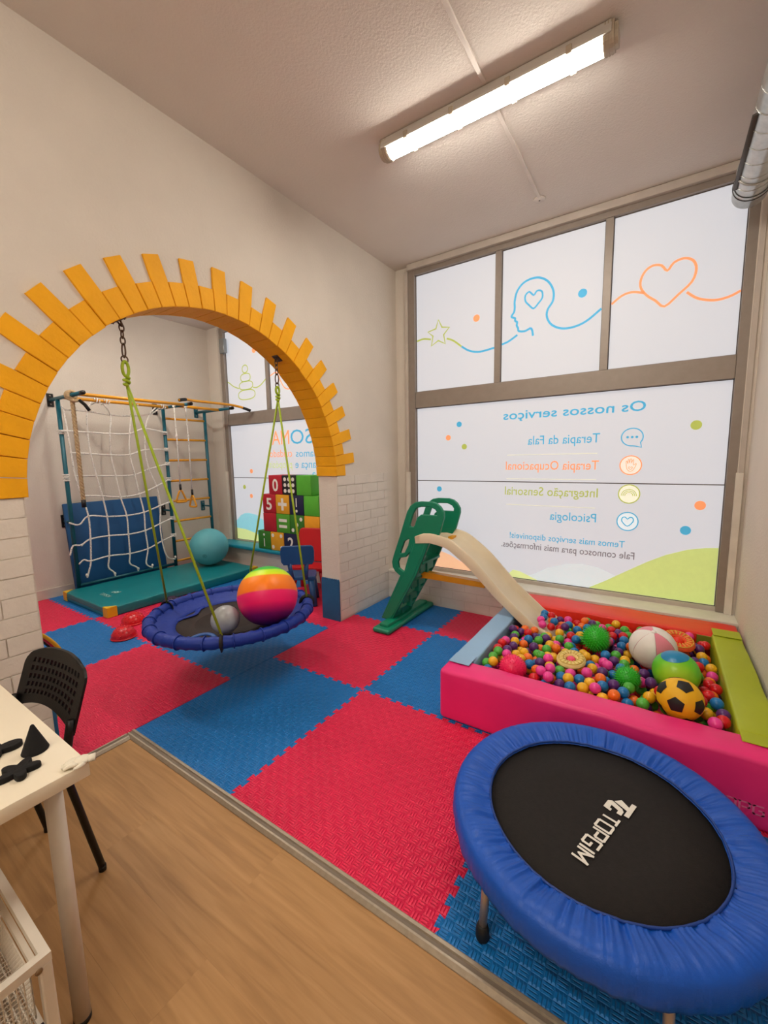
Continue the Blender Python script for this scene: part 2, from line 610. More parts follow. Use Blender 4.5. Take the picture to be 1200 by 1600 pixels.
struct(MB().box(XFAR - .1, XR + .1, YB - .1, YG + .15, H, H + .1).build('ceiling', M_CEIL, origin=(0, 0, 0)))
struct(MB().box(XFAR, XFAR + .014, YS, YF, ZB, .105, .003, 1).build('baseboard_far', M_BASE, origin=(0, 0, 0)))

# ------------------------------------------------------------------ windows
Z0P, ZT0, ZT1, ZTOP, ZSEAM = .33, 1.958, 2.117, 3.225, 1.226
P_BLUE = glow_print('print_blue', '45a4cc')
P_ORANGE = glow_print('print_orange', 'f59a66')
P_GREEN = glow_print('print_green', 'a9b455')
P_GREY = glow_print('print_grey', '7b7478', .8)
P_LINE = glow_print('print_line', 'd8d8c8')
P_HILL_G = glow_print('print_hill_green', 'bfd07f')
P_HILL_B = glow_print('print_hill_blue', 'cdd9df')
P_HILL_O = glow_print('print_hill_orange', 'fdc8a0')
P_HILL_T = glow_print('print_hill_teal', '8fd0de')
P_HILL_Y = glow_print('print_hill_lime', 'd5e39a')
P_TINT = {'b': glow_print('print_tint_blue', 'dcebf3'), 'o': glow_print('print_tint_orange', 'fbe3d6'), 'g': glow_print('print_tint_green', 'eeefd8')}
YP = YG - .0062      # face of the prints, just in front of the film

def pane_box(x0, x1, z0, z1):
    return MB().box(x0, x1, YG - .005, YG + .005, z0, z1)

def window(name, x0, x1, mull, jl, jr):
    """aluminium window: one wide pane pair below the transom, panes above; mull = mullion centres"""
    w = struct(MB().box(x0, x1, YG - .035, YG + .03, ZT0, ZT1, .003, 1).build(name, M_FRAME, origin=(0, 0, 0)))
    fr = lambda nm, a, b, c, d, dy=.035, m=M_FRAME: MB().box(a, b, YG - dy, YG + .03, c, d, .002, 1).build(nm, m, w)
    fr('side_frame', x0 - .07, x0, Z0P - .03, ZTOP + .045, .045)
    fr('side_frame', x1, x1 + .06, Z0P - .03, ZTOP + .045, .045)
    fr('head_frame', x0 - .07, x1 + .06, ZTOP, ZTOP + .045, .04)
    fr('head_rail', x0 - .07, x1 + .06, ZTOP + .045, ZTOP + .10, .075, M_RAIL)
    fr('bottom_frame', x0 - .07, x1 + .06, Z0P - .035, Z0P, .03, M_RAIL)
    # side covers: narrow light strips, wider below the brick line
    for s, xe in ((-1, x0 - .07), (1, x1 + .06)):
        a, b = sorted((xe, xe + s * .03))
        MB().box(a, b, YG - .06, YG + .03, ARC_Z, 3.27, .002, 1).build('cover_strip', M_RAIL, w)
        a, b = sorted((xe - s * .012, xe + s * .03))
        MB().box(a, b, YG - .07, YG + .03, ZSILL, ARC_Z, .002, 1).build('cover_strip', M_SILL, w)
    for mx in mull:
        fr('mullion', mx - .027, mx + .027, ZT1, ZTOP)
    panes = []
    lo = pane_box(x0, x1, Z0P, ZSEAM - .004).build('pane', M_PANE, w)
    up = pane_box(x0, x1, ZSEAM + .004, ZT0).build('pane', M_PANE, w)
    MB().box(x0, x1, YG - .0045, YG + .0045, ZSEAM - .004, ZSEAM + .004).build('pane_joint', M_FRAME_D, w)
    ed = [x0] + [q for mx in mull for q in (mx - .027, mx + .027)] + [x1]
    tops = [pane_box(ed[2 * i], ed[2 * i + 1], ZT1, ZTOP).build('pane', M_PANE, w) for i in range(len(ed) // 2)]
    # black gaskets framing each pane
    g = MB()
    for (a, b, c, d) in [(x0, x1, Z0P, ZT0)] + [(ed[2 * i], ed[2 * i + 1], ZT1, ZTOP) for i in range(len(ed) // 2)]:
        t = .005
        g.box(a, a + t, YG - .009, YG - .004, c, d); g.box(b - t, b, YG - .009, YG - .004, c, d)
        g.box(a, b, YG - .009, YG - .004, c, c + t); g.box(a, b, YG - .009, YG - .004, d - t, d)
    g.build('gasket', M_FRAME_D, w)
    return w, lo, up, tops

win1, w1lo, w1up, w1top = window('window_1', .233, 2.73, (1.068, 1.92), 0, 0)
win2, w2lo, w2up, w2top = window('window_2', -2.79, -.50, (-1.95, -1.10), 0, 0)

fnw = lambda a, b, d=0: (a, YP - d, b)
PT = .0008
def stroke(pts, w, closed=False, sm=5):
    P = catmull([(a, 0, b) for a, b in pts], sm, closed) if sm else [Vector((a, 0, b)) for a, b in pts]
    n = len(P); vs = []; fs = []
    for i in range(n):
        a = P[(i - 1) % n] if (closed or i) else P[0]
        b = P[(i + 1) % n] if (closed or i < n - 1) else P[-1]
        t = (b - a).normalized(); q = Vector((-t.z, 0, t.x)) * (w / 2)
        for s in (1, -1):
            p = P[i] + q * s
            vs.append((p.x, YP, p.z)); vs.append((p.x, YP + .0011, p.z))
    for i in range(n if closed else n - 1):
        j = (i + 1) % n
        fs += [(4 * i, 4 * i + 2, 4 * j + 2, 4 * j), (4 * i, 4 * j, 4 * j + 1, 4 * i + 1), (4 * i + 2, 4 * i + 3, 4 * j + 3, 4 * j + 2)]
    return MB().add(vs, fs)
def disc(x, z, r, n=28, lift=0.):
    return MB().prism([(x + r * math.cos(2 * math.pi * k / n), z + r * math.sin(2 * math.pi * k / n)) for k in range(n)], lambda a, b, d: (a, YP - lift + d, b), 0, .0011)
def area(pts, lift=0.):
    return MB().prism(pts, lambda a, b, d: (a, YP + .0005 - lift + d, b), 0, .0006)
def mtext(txt, xl, xr, z, m, parent, h=None, bold=0.):
    """mirrored lettering: printed to be read from the street"""
    w = xr - xl
    text_mb(txt, lambda a, b, d: (xr - a, YP, z + b), width=w, height=h, bold=bold).build('lettering', m, parent)

# window 1, upper panes: star, head with heart, large heart, joined by one line
STAR = [(0.476, 2.774), (0.514, 2.699), (0.591, 2.685), (0.532, 2.627), (0.548, 2.542), (0.475, 2.582), (0.401, 2.543), (0.418, 2.633), (0.362, 2.679), (0.45, 2.696)]
HEAD = [(1.349, 2.543), (1.299, 2.525), (1.248, 2.534), (1.24, 2.56), (1.228, 2.585), (1.232, 2.61), (1.214, 2.625), (1.212, 2.647), (1.181, 2.665), (1.203, 2.70), (1.208, 2.735), (1.207, 2.79), (1.228, 2.868), (1.289, 2.926), (1.387, 2.938), (1.472, 2.893), (1.521, 2.81), (1.522, 2.727), (1.483, 2.665), (1.478, 2.607), (1.514, 2.541), (1.589, 2.496), (1.68, 2.488), (1.778, 2.515), (1.885, 2.59)]
HEART1 = [(1.367, 2.696), (1.33, 2.73), (1.299, 2.768), (1.297, 2.815), (1.329, 2.838), (1.366, 2.803), (1.392, 2.832), (1.431, 2.82), (1.437, 2.769), (1.405, 2.729)]
HEART2 = [(2.298, 2.521), (2.24, 2.573), (2.185, 2.62), (2.144, 2.68), (2.14, 2.74), (2.166, 2.796), (2.212, 2.822), (2.264, 2.81), (2.302, 2.765), (2.338, 2.81), (2.398, 2.824), (2.451, 2.795), (2.472, 2.733), (2.451, 2.655), (2.377, 2.586)]
t1, t2, t3 = w1top
stroke(STAR, .014, True, 0).build('star_print', P_GREEN, t1)
stroke([(0.24, 2.612), (0.312, 2.623), (0.395, 2.606)], .016).build('line_print', P_GREEN, t1)
stroke([(0.564, 2.586), (0.632, 2.556), (0.715, 2.49)], .016).build('line_print', P_GREEN, t1)
stroke([(0.717, 2.489), (0.797, 2.438), (0.899, 2.415), (1.038, 2.43)], .017).build('line_print', P_BLUE, t1)
disc(.861, 2.715, .031).build('dot_print', P_ORANGE, t1)
stroke([(1.098, 2.446), (1.159, 2.462), (1.236, 2.504)], .017).build('line_print', P_BLUE, t2)
stroke([(1.368, 2.474), (1.362, 2.515), (1.349, 2.543)], .017).build('neck_print', P_BLUE, t2)
stroke(HEAD, .017).build('head_print', P_BLUE, t2)
stroke(HEART1, .014, True, 3).build('heart_print', P_BLUE, t2)
disc(1.745, 2.735, .033).build('dot_print', P_BLUE, t2)
stroke([(1.954, 2.607), (2.02, 2.654), (2.088, 2.666), (2.166, 2.643)], .016).build('line_print', P_ORANGE, t3)
stroke(HEART2, .016, True, 3).build('heart_print', P_ORANGE, t3)
stroke([(2.426, 2.591), (2.492, 2.535), (2.585, 2.503), (2.664, 2.509), (2.725, 2.535)], .016).build('line_print', P_ORANGE, t3)

# window 1, lower panes: list of services, mirrored
mtext('Os nossos serviços', 1.125, 2.222, 1.786, P_BLUE, w1up, .078, .012)
mtext('Terapia da Fala', 1.348, 1.918, 1.556, P_BLUE, w1up, .078, .004)
mtext('Terapia Ocupacional', 1.157, 1.918, 1.336, P_ORANGE, w1up, .078, .004)
mtext('Integração Sensorial', 1.152, 1.921, 1.108, P_GREEN, w1lo, .078, .004)
mtext('Psicologia', 1.552, 1.917, .90, P_BLUE, w1lo, .075, .004)
mtext('Temos mais serviços disponíveis!', 1.205, 2.133, .708, P_BLUE, w1lo, .056, .006)
mtext('Fale connosco para mais informações.', 1.129, 2.204, .618, P_GREY, w1lo, .060, .006)
for z, pr in ((1.468, w1up), (1.253, w1up), (1.018, w1lo)):
    stroke([(1.165, z), (1.905, z)], .007, False, 0).build('rule_print', P_LINE, pr)
# icons
def icon(z, m, tint, pr):
    disc(2.142, z, .073, 40, -.0004).build('icon_ground', P_TINT[tint], pr)
    stroke([(2.142 + .073 * math.cos(2 * math.pi * k / 36), z + .073 * math.sin(2 * math.pi * k / 36)) for k in range(36)], .008, True, 0).build('icon_ring', m, pr)
stroke([(2.142 + .073 * math.cos(a), 1.588 + .068 * math.sin(a)) for a in [math.radians(-38 + 312 * k / 30) for k in range(31)]] + [(2.165, 1.518), (2.208, 1.508)], .008, True, 0).build('speech_icon', P_BLUE, w1up)
for dx in (-.031, 0, .031): disc(2.142 + dx, 1.588, .0095, 14).build('speech_dot', P_BLUE, w1up)
icon(1.370, P_ORANGE, 'o', w1up)
hand = [(2.113, 1.365), (2.110, 1.40), (2.117, 1.402), (2.122, 1.38), (2.124, 1.412), (2.131, 1.414), (2.134, 1.385), (2.139, 1.418), (2.146, 1.418), (2.148, 1.385), (2.155, 1.412), (2.161, 1.41), (2.160, 1.37), (2.175, 1.383), (2.18, 1.377), (2.162, 1.335), (2.143, 1.322), (2.122, 1.333)]
stroke(hand, .004, True, 2).build('hand_icon', P_ORANGE, w1up)
stroke([(2.142, 1.336), (2.129, 1.348), (2.132, 1.358), (2.142, 1.353), (2.152, 1.358), (2.155, 1.348)], .004, True, 2).build('heart_icon', P_ORANGE, w1up)
icon(1.143, P_GREEN, 'g', w1lo)
for r in (.028, .040, .052):
    stroke([(2.142 + r * math.cos(math.pi * k / 14), 1.128 + r * math.sin(math.pi * k / 14)) for k in range(15)], .005, False, 0).build('rainbow_icon', P_GREEN, w1lo)
icon(.923, P_BLUE, 'b', w1lo)
stroke([(2.142, .885), (2.104, .922), (2.106, .952), (2.126, .957), (2.142, .942), (2.158, .957), (2.178, .952), (2.18, .922)], .008, True, 3).build('heart_icon', P_BLUE, w1lo)
for x, z, m, pr in ((.696, 1.772, P_BLUE, w1up), (.582, 1.649, P_ORANGE, w1up), (.75, 1.557, P_GREEN, w1up), (.484, 1.143, P_BLUE, w1lo), (2.538, 1.657, P_GREEN, w1up), (2.597, 1.073, P_ORANGE, w1lo), (2.521, .881, P_BLUE, w1lo)):
    disc(x, z, .0265 if x < 1 else .034).build('dot_print', m, pr)
def hill(pts, z0): return [(a, b) for a, b in pts] + [(pts[-1][0], z0), (pts[0][0], z0)]
hz = Z0P + .006
hb = [(1.33, hz + .01), (1.42, .385), (1.55, .465), (1.70, .52), (1.83, .535), (1.95, .52), (2.07, .47), (2.2, .40), (2.28, hz + .005)]
area(hill(hb, hz)).build('hill_print', P_HILL_B, w1lo)
hg = [(1.89, hz + .005), (2.0, .41), (2.161, .522), (2.29, .61), (2.409, .68), (2.54, .735), (2.65, .76), (2.724, .768)]
area(hill(hg, hz), .0006).build('hill_print', P_HILL_G, w1lo)
ho = [(.24, .515), (.35, .53), (.476, .51), (.6, .475), (.72, .42), (.85, hz + .01)]
area(hill(ho, hz)).build('hill_print', P_HILL_O, w1lo)
hy = [(1.18, hz + .004), (1.24, .405), (1.3, .40), (1.38, .37), (1.46, hz + .004)]
area(hill(hy, hz), .0003).build('hill_print', P_HILL_Y, w1lo)

# window 2 (climbing room): pebble tower, part of a heart, lettering, hills
q1, q2, q3 = w2top
def sq(cx, cz, a, b, n=32, p=2.6, tilt=0.):
    out = []
    for k in range(n):
        t = 2 * math.pi * k / n
        c, s = math.cos(t), math.sin(t)
        out.append((cx + a * math.copysign(abs(c) ** (2 / p), c), cz + b * math.copysign(abs(s) ** (2 / p), s) + tilt * c * a))
    return out
stroke(sq(-2.405, 2.69, .057, .05, p=2), .013, True, 0).build('pebble_print', P_GREEN, q1)
stroke(sq(-2.404, 2.578, .1, .052), .013, True, 0).build('pebble_print', P_GREEN, q1)
stroke(sq(-2.401, 2.474, .139, .055), .013, True, 0).build('pebble_print', P_GREEN, q1)
stroke(sq(-2.398, 2.353, .172, .064), .013, True, 0).build('pebble_print', P_GREEN, q1)
stroke([(-2.785, 2.56), (-2.747, 2.54), (-2.657, 2.485), (-2.543, 2.446)], .014).build('line_print', P_GREEN, q1)
stroke([(-2.259, 2.435), (-2.192, 2.425), (-2.095, 2.454), (-1.982, 2.53)], .014).build('line_print', P_GREEN, q1)
disc(-2.204, 2.904, .036).build('dot_print', P_ORANGE, q1)
stroke([(-1.918, 2.54), (-1.829, 2.569), (-1.778, 2.549), (-1.724, 2.448), (-1.669, 2.372), (-1.594, 2.344), (-1.5, 2.365), (-1.44, 2.43), (-1.40, 2.52)], .014).build('line_print', P_ORANGE, q2)
stroke([(-1.583, 2.432), (-1.644, 2.486), (-1.668, 2.54), (-1.65, 2.59), (-1.61, 2.60), (-1.583, 2.565), (-1.55, 2.60), (-1.51, 2.59), (-1.495, 2.54), (-1.526, 2.48)], .014, True, 3).build('heart_print', P_ORANGE, q2)
mtext('SO', -1.60, -1.223, 1.662, P_BLUE, w2up, .185)
mtext('MA', -1.948, -1.625, 1.664, P_ORANGE, w2up, .185)
mtext('mamos', -1.516, -1.113, 1.50, P_BLUE, w2up, .095)
mtext('cuidado', -2.003, -1.585, 1.503, P_ORANGE, w2up, .10)
mtext('fiança e', -1.536, -1.115, 1.361, P_BLUE, w2up, .10)
mtext('propósito', -2.09, -1.594, 1.361, P_HILL_G, w2up, .10)
mtext('pa', -1.257, -1.118, 1.242, P_BLUE, w2up, .10)
mtext('ovo', -1.286, -1.118, 1.086, P_BLUE, w2lo, .10)
disc(-2.393, 1.319, .03).build('dot_print', P_ORANGE, w2up)
disc(-2.562, 1.095, .03).build('dot_print', P_GREEN, w2lo)
disc(-2.424, .972, .03).build('dot_print', P_ORANGE, w2lo)
area(hill([(-2.785, .60), (-2.678, .685), (-2.59, .718), (-2.504, .727), (-2.341, .711), (-2.213, .645), (-2.10, .55), (-2.0, .42), (-1.95, hz + .01)], hz)).build('hill_print', P_HILL_T, w2lo)
area(hill([(-2.785, .495), (-2.582, .487), (-2.391, .45), (-2.24, .40), (-2.10, hz + .01)], hz), .0004).build('hill_print', P_HILL_Y, w2lo)
# small closer bracket at the top of window 2
MB().box(-2.80, -2.70, YG - .10, YG - .046, 2.93, 3.12, .006, 2).build('latch', mat('grey_latch', '8f9496', .4, .5), win2)

# ------------------------------------------------------------------ ceiling: batten lamp, cable trunking, duct
M_LAMP = mat('lamp_diffuser', 'fff3d8', .3, emit=('fff8ec', LAMP_GLOW))
M_LAMPBODY = mat('lamp_housing', 'c9c3ba', .35, spec=.5)
M_CLEAR = mat('lamp_end_plastic', 'b8ab97', .25, spec=.6)
def batten(cx, cy, label):
    L = .61
    t = thing('ceiling_lamp', label, 'lamp', (cx, cy, H - .095))
    m = MB()
    # housing tray against the ceiling
    m.prism([(-.05, H - .004), (-.062, H - .048), (-.062, H - .058), (-.048, H - .058), (.048, H - .058), (.062, H - .058), (.062, H - .048), (.05, H - .004)], lambda a, b, d: (d, cy + a, b), cx - L + .01, cx + L - .01)
    m.build('housing', M_LAMPBODY, t)
    prof = [(-.047, H - .05)] + [(.047 * math.cos(a), H - .056 - .034 * math.sin(a)) for a in [math.pi - math.pi * k / 10 for k in range(11)]] + [(.047, H - .05)]
    d = MB().prism(prof, lambda a, b, dd: (dd, cy + a, b), cx - L + .045, cx + L - .045)
    d.build('diffuser', M_LAMP, t)
    for s in (-1, 1):
        e = MB()
        P = [(-.05, H - .008)] + [(.054 * math.cos(a), H - .05 - .044 * math.sin(a)) for a in [math.pi - math.pi * k / 10 for k in range(11)]] + [(.05, H - .008)]
        x1 = cx + s * (L - .045); x2 = cx + s * L; x3 = cx + s * (L + .014)
        e.prism(P, lambda a, b, dd: (dd, cy + a, b), min(x1, x2), max(x1, x2))
        e.prism([(a * .82, H - .05 + (b - H + .05) * .82) for a, b in P], lambda a, b, dd: (dd, cy + a, b), min(x2, x3), max(x2, x3))
        e.build('end_cap', M_CLEAR, t)
        for k in range(3):
            xx = cx + s * (L - .012 - .012 * k)
            MB().prism([(a * 1.06, H - .05 + (b - H + .05) * 1.05) for a, b in P], lambda a, b, dd: (dd, cy + a, b), xx - .0025, xx + .0025).build('cap_rib', M_CLEAR, t)
    for x in (-.43, -.15, .15, .43):
        for s in (-1, 1):
            a, b = sorted((cy + s * .057, cy + s * .068))
            MB().box(cx + x - .013, cx + x + .013, a, b, H - .066, H - .03, .003, 1).build('clip', M_CLEAR, t)
    return t
LAMP = batten(1.46, 1.56, 'long glowing white tube lamp fixed under the ceiling above the slide')
copy_tree(LAMP, (1.46, -1.4, H - .095), 'long tube lamp under the ceiling just behind the viewer')
copy_tree(LAMP, (1.46, -2.7, H - .095), 'unseen tube lamp added under the ceiling near the back wall')  # added out of view to brighten the space under the table
copy_tree(LAMP, (-1.7, 1.6, H - .095), 'unseen tube lamp added under the climbing room ceiling nearer the window')  # added out of view to brighten the climbing room
copy_tree(LAMP, (-1.7, .1, H - .095), 'unseen tube lamp added under the climbing room ceiling farther from the window')  # second added lamp, also unseen, lifting the climbing room's light level
M_TRUNK = mat('trunking_plastic', 'd6ccc2', .5)
tr = MB().box(1.484, 1.506, -1.4, 1.495, H - .011, H, .002, 1).box(1.484, 1.506, 1.625, 2.62, H - .011, H, .002, 1)
tag(tr.build('cable_trunking', M_TRUNK), 'thin white cable trunking running along the ceiling under the lamp', 'trunking')
cr = thing('ceiling_cover', 'round white cover plate at the end of the ceiling trunking', 'cover', (1.49, 2.655, H - .012))
MB().lathe((1.49, 2.655, H - .012), [(.001, 0), (.036, .001), (.042, .005), (.042, .012)], 32).build('plate', M_TRUNK, cr)
MB().lathe((1.49, 2.655, H - .014), [(.001, 0), (.006, .0), (.006, .003)], 12).build('screw', M_FRAME_D, cr)
# spiral duct along the right wall
M_DUCT = mat('galvanised_steel', 'b9bab6', .32, .85, noise=(25, .12), bump=(30, .08))
dr, dx, dz = .088, 2.70, 3.02
dt = thing('ventilation_duct', 'silver spiral metal duct under the ceiling along the right wall', 'duct', (dx, 2.3, dz - dr))
mt = Matrix.Rotation(math.radians(90), 3, 'X')      # local z -> -y
d = MB().lathe((dx, 2.66, dz), [(dr, 0), (dr, 2.4)], 40, mtx=mt, cap=False)
d.build('pipe', M_DUCT, dt)
seam = [(dx + (dr + .001) * math.cos(2 * math.pi * s), 2.66 - .13 * s, dz + (dr + .001) * math.sin(2 * math.pi * s)) for s in [k / 24 for k in range(24 * 18)]]
MB().tube(seam, .0025, 5).build('spiral_seam', M_DUCT, dt)
MB().lathe((dx, 2.66, dz), [(dr * 1.04, .02), (dr * 1.06, 0), (dr * 1.06, -.028), (dr * 1.0, -.03), (dr * .99, -.12), (dr * .8, -.14), (.002, -.142)], 40, mtx=mt, cap=False).build('end_cap', M_DUCT, dt)
MB().lathe((dx, 2.66, dz), [(dr * 1.065, -.004), (dr * 1.085, -.004), (dr * 1.085, -.013), (dr * 1.065, -.013)], 40, mtx=mt, cap=False).build('clamp_band', mat('black_band', '2b2622', .5), dt)
sl_ = MB()
for k in range(1):
    a = math.radians(205)
    sl_.tube([(dx + dr * 1.05 * math.cos(a), yy, dz + dr * 1.05 * math.sin(a)) for yy in (1.95, 2.6)], .012, 6, flat=(.6, 1.4))
sl_.build('mounting_rail', mat('dark_rail', '4a443e', .5, .4), dt)
for yy in (2.50, 1.3):
    MB().tube(circle_pts((dx, yy, dz), dr * 1.03, 28, 'y'), .006, 6, True).tube([(dx, yy, dz + dr), (dx, yy, H)], .006, 6).build('hanger', M_DUCT, dt)

# ------------------------------------------------------------------ ball pit
VINYL = lambda n, c: mat(n, c, .42, noise=(5, .05), bump=(14, .12), spec=.45)
M_PINK = VINYL('vinyl_pink', 'ee2c7c'); M_LBLUE = VINYL('vinyl_sky', '8fb4d6'); M_VRED = VINYL('vinyl_red', 'e62a14'); M_VGREEN = VINYL('vinyl_lime', 'a8b41e')
PX0, PX1, PY0, PY1 = 1.372, 2.825, 1.222, 2.79
IX0, IX1, IY0, IY1 = 1.51, 2.672, 1.392, 2.522       # inside of the pit
ZP = .292

def cushion(x0, x1, y0, y1, z0, z1, bev=.018, sub=.07, amp=.004, seed=1):
    """padded block: bevelled box with fine subdivision and soft dents"""
    bm = bmesh.new()
    bmesh.ops.create_cube(bm, size=1)
    for v in bm.verts:
        v.co = Vector((x0 + (v.co.x + .5) * (x1 - x0), y0 + (v.co.y + .5) * (y1 - y0), z0 + (v.co.z + .5) * (z1 - z0)))
    bmesh.ops.bevel(bm, geom=bm.edges[:], offset=bev, segments=3, profile=.5, affect='EDGES')
    for ax in range(3):
        lo, hi = ((x0, x1), (y0, y1), (z0, z1))[ax]
        n = int((hi - lo) / sub)
        for k in range(1, n):
            co = [0, 0, 0]; co[ax] = lo + (hi - lo) * k / n
            no = [0, 0, 0]; no[ax] = 1
            bmesh.ops.bisect_plane(bm, geom=bm.verts[:] + bm.edges[:] + bm.faces[:], plane_co=co, plane_no=no)
    r = random.Random(seed)
    ph = [r.uniform(0, 6.28) for _ in range(6)]
    c = Vector(((x0 + x1) / 2, (y0 + y1) / 2, (z0 + z1) / 2))
    for v in bm.verts:
        p = v.co
        d = amp * (math.sin(p.x * 13 + ph[0]) * math.sin(p.y * 11 + ph[1]) + .6 * math.sin(p.x * 29 + p.z * 17 + ph[2]) * math.sin(p.y * 23 + ph[3]))
        if p.z > z0 + .03:
            v.co.z += d if p.z > z1 - .03 else 0
    mb = MB().bm(bm, True)
    bm.free()
    return mb

pb = thing('pit_block', 'long hot pink padded block at the front of the ball pit', 'foam block', ((PX0 + PX1) / 2, PY0 + .08, 0), 'padded blocks around the ball pit')
smooth_by_angle(cushion(PX0, PX1, PY0, IY0, .0, ZP, .022, seed=3).build('padding', M_PINK, pb))
M_TEXTG = mat('block_lettering', 'f27ba4', .5)
BLK = {  # blocky capitals as polylines on a 4 x 6 grid
    'T': [[(0, 6), (4, 6)], [(2, 6), (2, 0)]],
    'O': [[(.4, 6), (3.6, 6), (4, 5.6), (4, .4), (3.6, 0), (.4, 0), (0, .4), (0, 5.6), (.4, 6)]],
    'P': [[(0, 0), (0, 6), (3.6, 6), (4, 5.6), (4, 2.9), (3.6, 2.5), (.9, 2.5)]],
    'G': [[(4, 6), (.4, 6), (0, 5.6), (0, .4), (.4, 0), (3.6, 0), (4, .4), (4, 3), (2, 3)]],
    'I': [[(2, 0), (2, 6)]],
    'M': [[(0, 0), (0, 6), (2.3, 1.8), (4.6, 6), (4.6, 0)]],
}
ADV = {'T': 5.4, 'O': 5.6, 'P': 5.5, 'G': 5.6, 'I': 2.2, 'M': 5.5}
def block_word(word, fn, h, w, weight=.9):
    """block lettering of total width w and height h; fn(a,b,d)"""
    tot = sum(ADV[c] for c in word)
    mb = MB(); cur = 0
    sx, sy = w / tot, h / 6.9
    for ch in word:
        off = -2 + .6 if ch == 'I' else 0
        for line in BLK[ch]:
            P = [Vector((a, b, 0)) for a, b in line]
            hw = weight / 2
            for i in range(len(P) - 1):
                a, b = P[i], P[i + 1]
                t = (b - a).normalized(); n = Vector((-t.y, t.x, 0))
                ea = hw * (.95 if i > 0 else (0 if ch in 'PIM' else .0)); eb = hw * (.95 if i < len(P) - 2 else 0)
                a2, b2 = a - t * ea, b + t * eb
                q = [a2 + n * hw, a2 - n * hw, b2 - n * hw, b2 + n * hw]
                vs = [fn((cur + off + p.x + .45) * sx, (p.y + .45) * sy, d) for d in (0, 1) for p in q]
                mb.add(vs, [(0, 1, 2, 3), (4, 7, 6, 5), (0, 4, 5, 1), (1, 5, 6, 2), (2, 6, 7, 3), (3, 7, 4, 0)])
        cur += ADV[ch]
    return mb
block_word('TOPGIM', lambda a, b, d: (2.585 + a, PY0 - .0008 * d + .0004, .066 + b), .042, .225).build('lettering', M_TEXTG, pb)

bb = thing('pit_block', 'pale sky blue padded block at the left side of the ball pit', 'foam block', ((PX0 + IX0) / 2, 2.0, 0), 'padded blocks around the ball pit')
smooth_by_angle(cushion(PX0 + .003, IX0, IY0 + .002, IY1, 0, ZP, .012, seed=5).build('padding', M_LBLUE, bb))
MB().box(PX0 + .012, IX0 - .004, IY0 - .068, IY0 + .05, ZP + .002, ZP + .007, .002, 1).build('flap', M_LBLUE, bb)
rb = thing('pit_block', 'bright red padded block under the window sill, back of the ball pit', 'foam block', (2.1, 2.66, 0), 'padded blocks around the ball pit')
smooth_by_angle(cushion(PX0 + .02, PX1, IY1 + .002, PY1, 0, ZP, .014, seed=8).build('padding', M_VRED, rb))
gb = thing('pit_block', 'lime green padded block along the right wall, side of the ball pit', 'foam block', ((IX1 + PX1) / 2, 2.0, 0), 'padded blocks around the ball pit')
smooth_by_angle(cushion(IX1, PX1 - .002, IY0 + .002, IY1, 0, ZP + .012, .012, seed=11).build('padding', M_VGREEN, gb))
fl = MB().box(IX1 + .005, PX1 - .006, IY0 - .07, IY0 + .04, ZP + .003, ZP + .0085, .002, 1)
fl.build('flap', M_VGREEN, gb)
MB().box(IX1 + .005, PX1 - .006, IY1 - .04, IY1 + .085, ZP + .0135, ZP + .019, .002, 1).build('flap', M_VGREEN, gb)
MB().box(IX1 - .075, IX1 + .01, IY1 - .012, IY1 - .004, ZP - .10, ZP - .01, .002, 1).build('corner_tab', mat('vinyl_olive', '77801d', .5), gb)

# toys lying in the pit
def spiky(name, label, c, r, col, nsp=300, ls=.30):
    m = mat('rubber_' + name + col, col, .4, spec=.5)
    t = thing('spiky_ball', label, 'spiky ball', (c[0], c[1], c[2] - r), 'spiky massage balls in the ball pit')
    MB().sphere(c, r, 28, 16).build('body', m, t)
    sp = MB()
    for k in range(nsp):
        z = 1 - 2 * (k + .5) / nsp; a = k * 2.39996
        d = Vector((math.sqrt(1 - z * z) * math.cos(a), math.sqrt(1 - z * z) * math.sin(a), z))
        o = d.orthogonal().normalized(); q = d.cross(o)
        b = Vector(c) + d * r * .98; w = r * .045
        vs = [b + o * w, b + q * w, b - o * w, b - q * w, b + d * r * ls * 1.15]
        sp.add(vs, [(0, 1, 4), (1, 2, 4), (2, 3, 4), (3, 0, 4)], True)
    o_ = sp.build('spikes', m, t); o_['kind'] = 'stuff'
    return t
TOYS = []
def toy(c, r): TOYS.append((*c, r))
spiky('a', 'large green spiky ball near the end of the slide', (2.06, 2.03, .315), .072, '28b822'); toy((2.06, 2.03, .315), .09)
spiky('b', 'small green spiky ball in the middle of the pit beside the beach ball', (2.255, 1.66, .283), .055, '2ab424'); toy((2.255, 1.66, .283), .074)
spiky('c', 'hot pink spiky ball beside the sky blue block', (1.705, 1.482, .268), .072, 'f0135c', 300, .12); toy((1.705, 1.482, .268), .082)

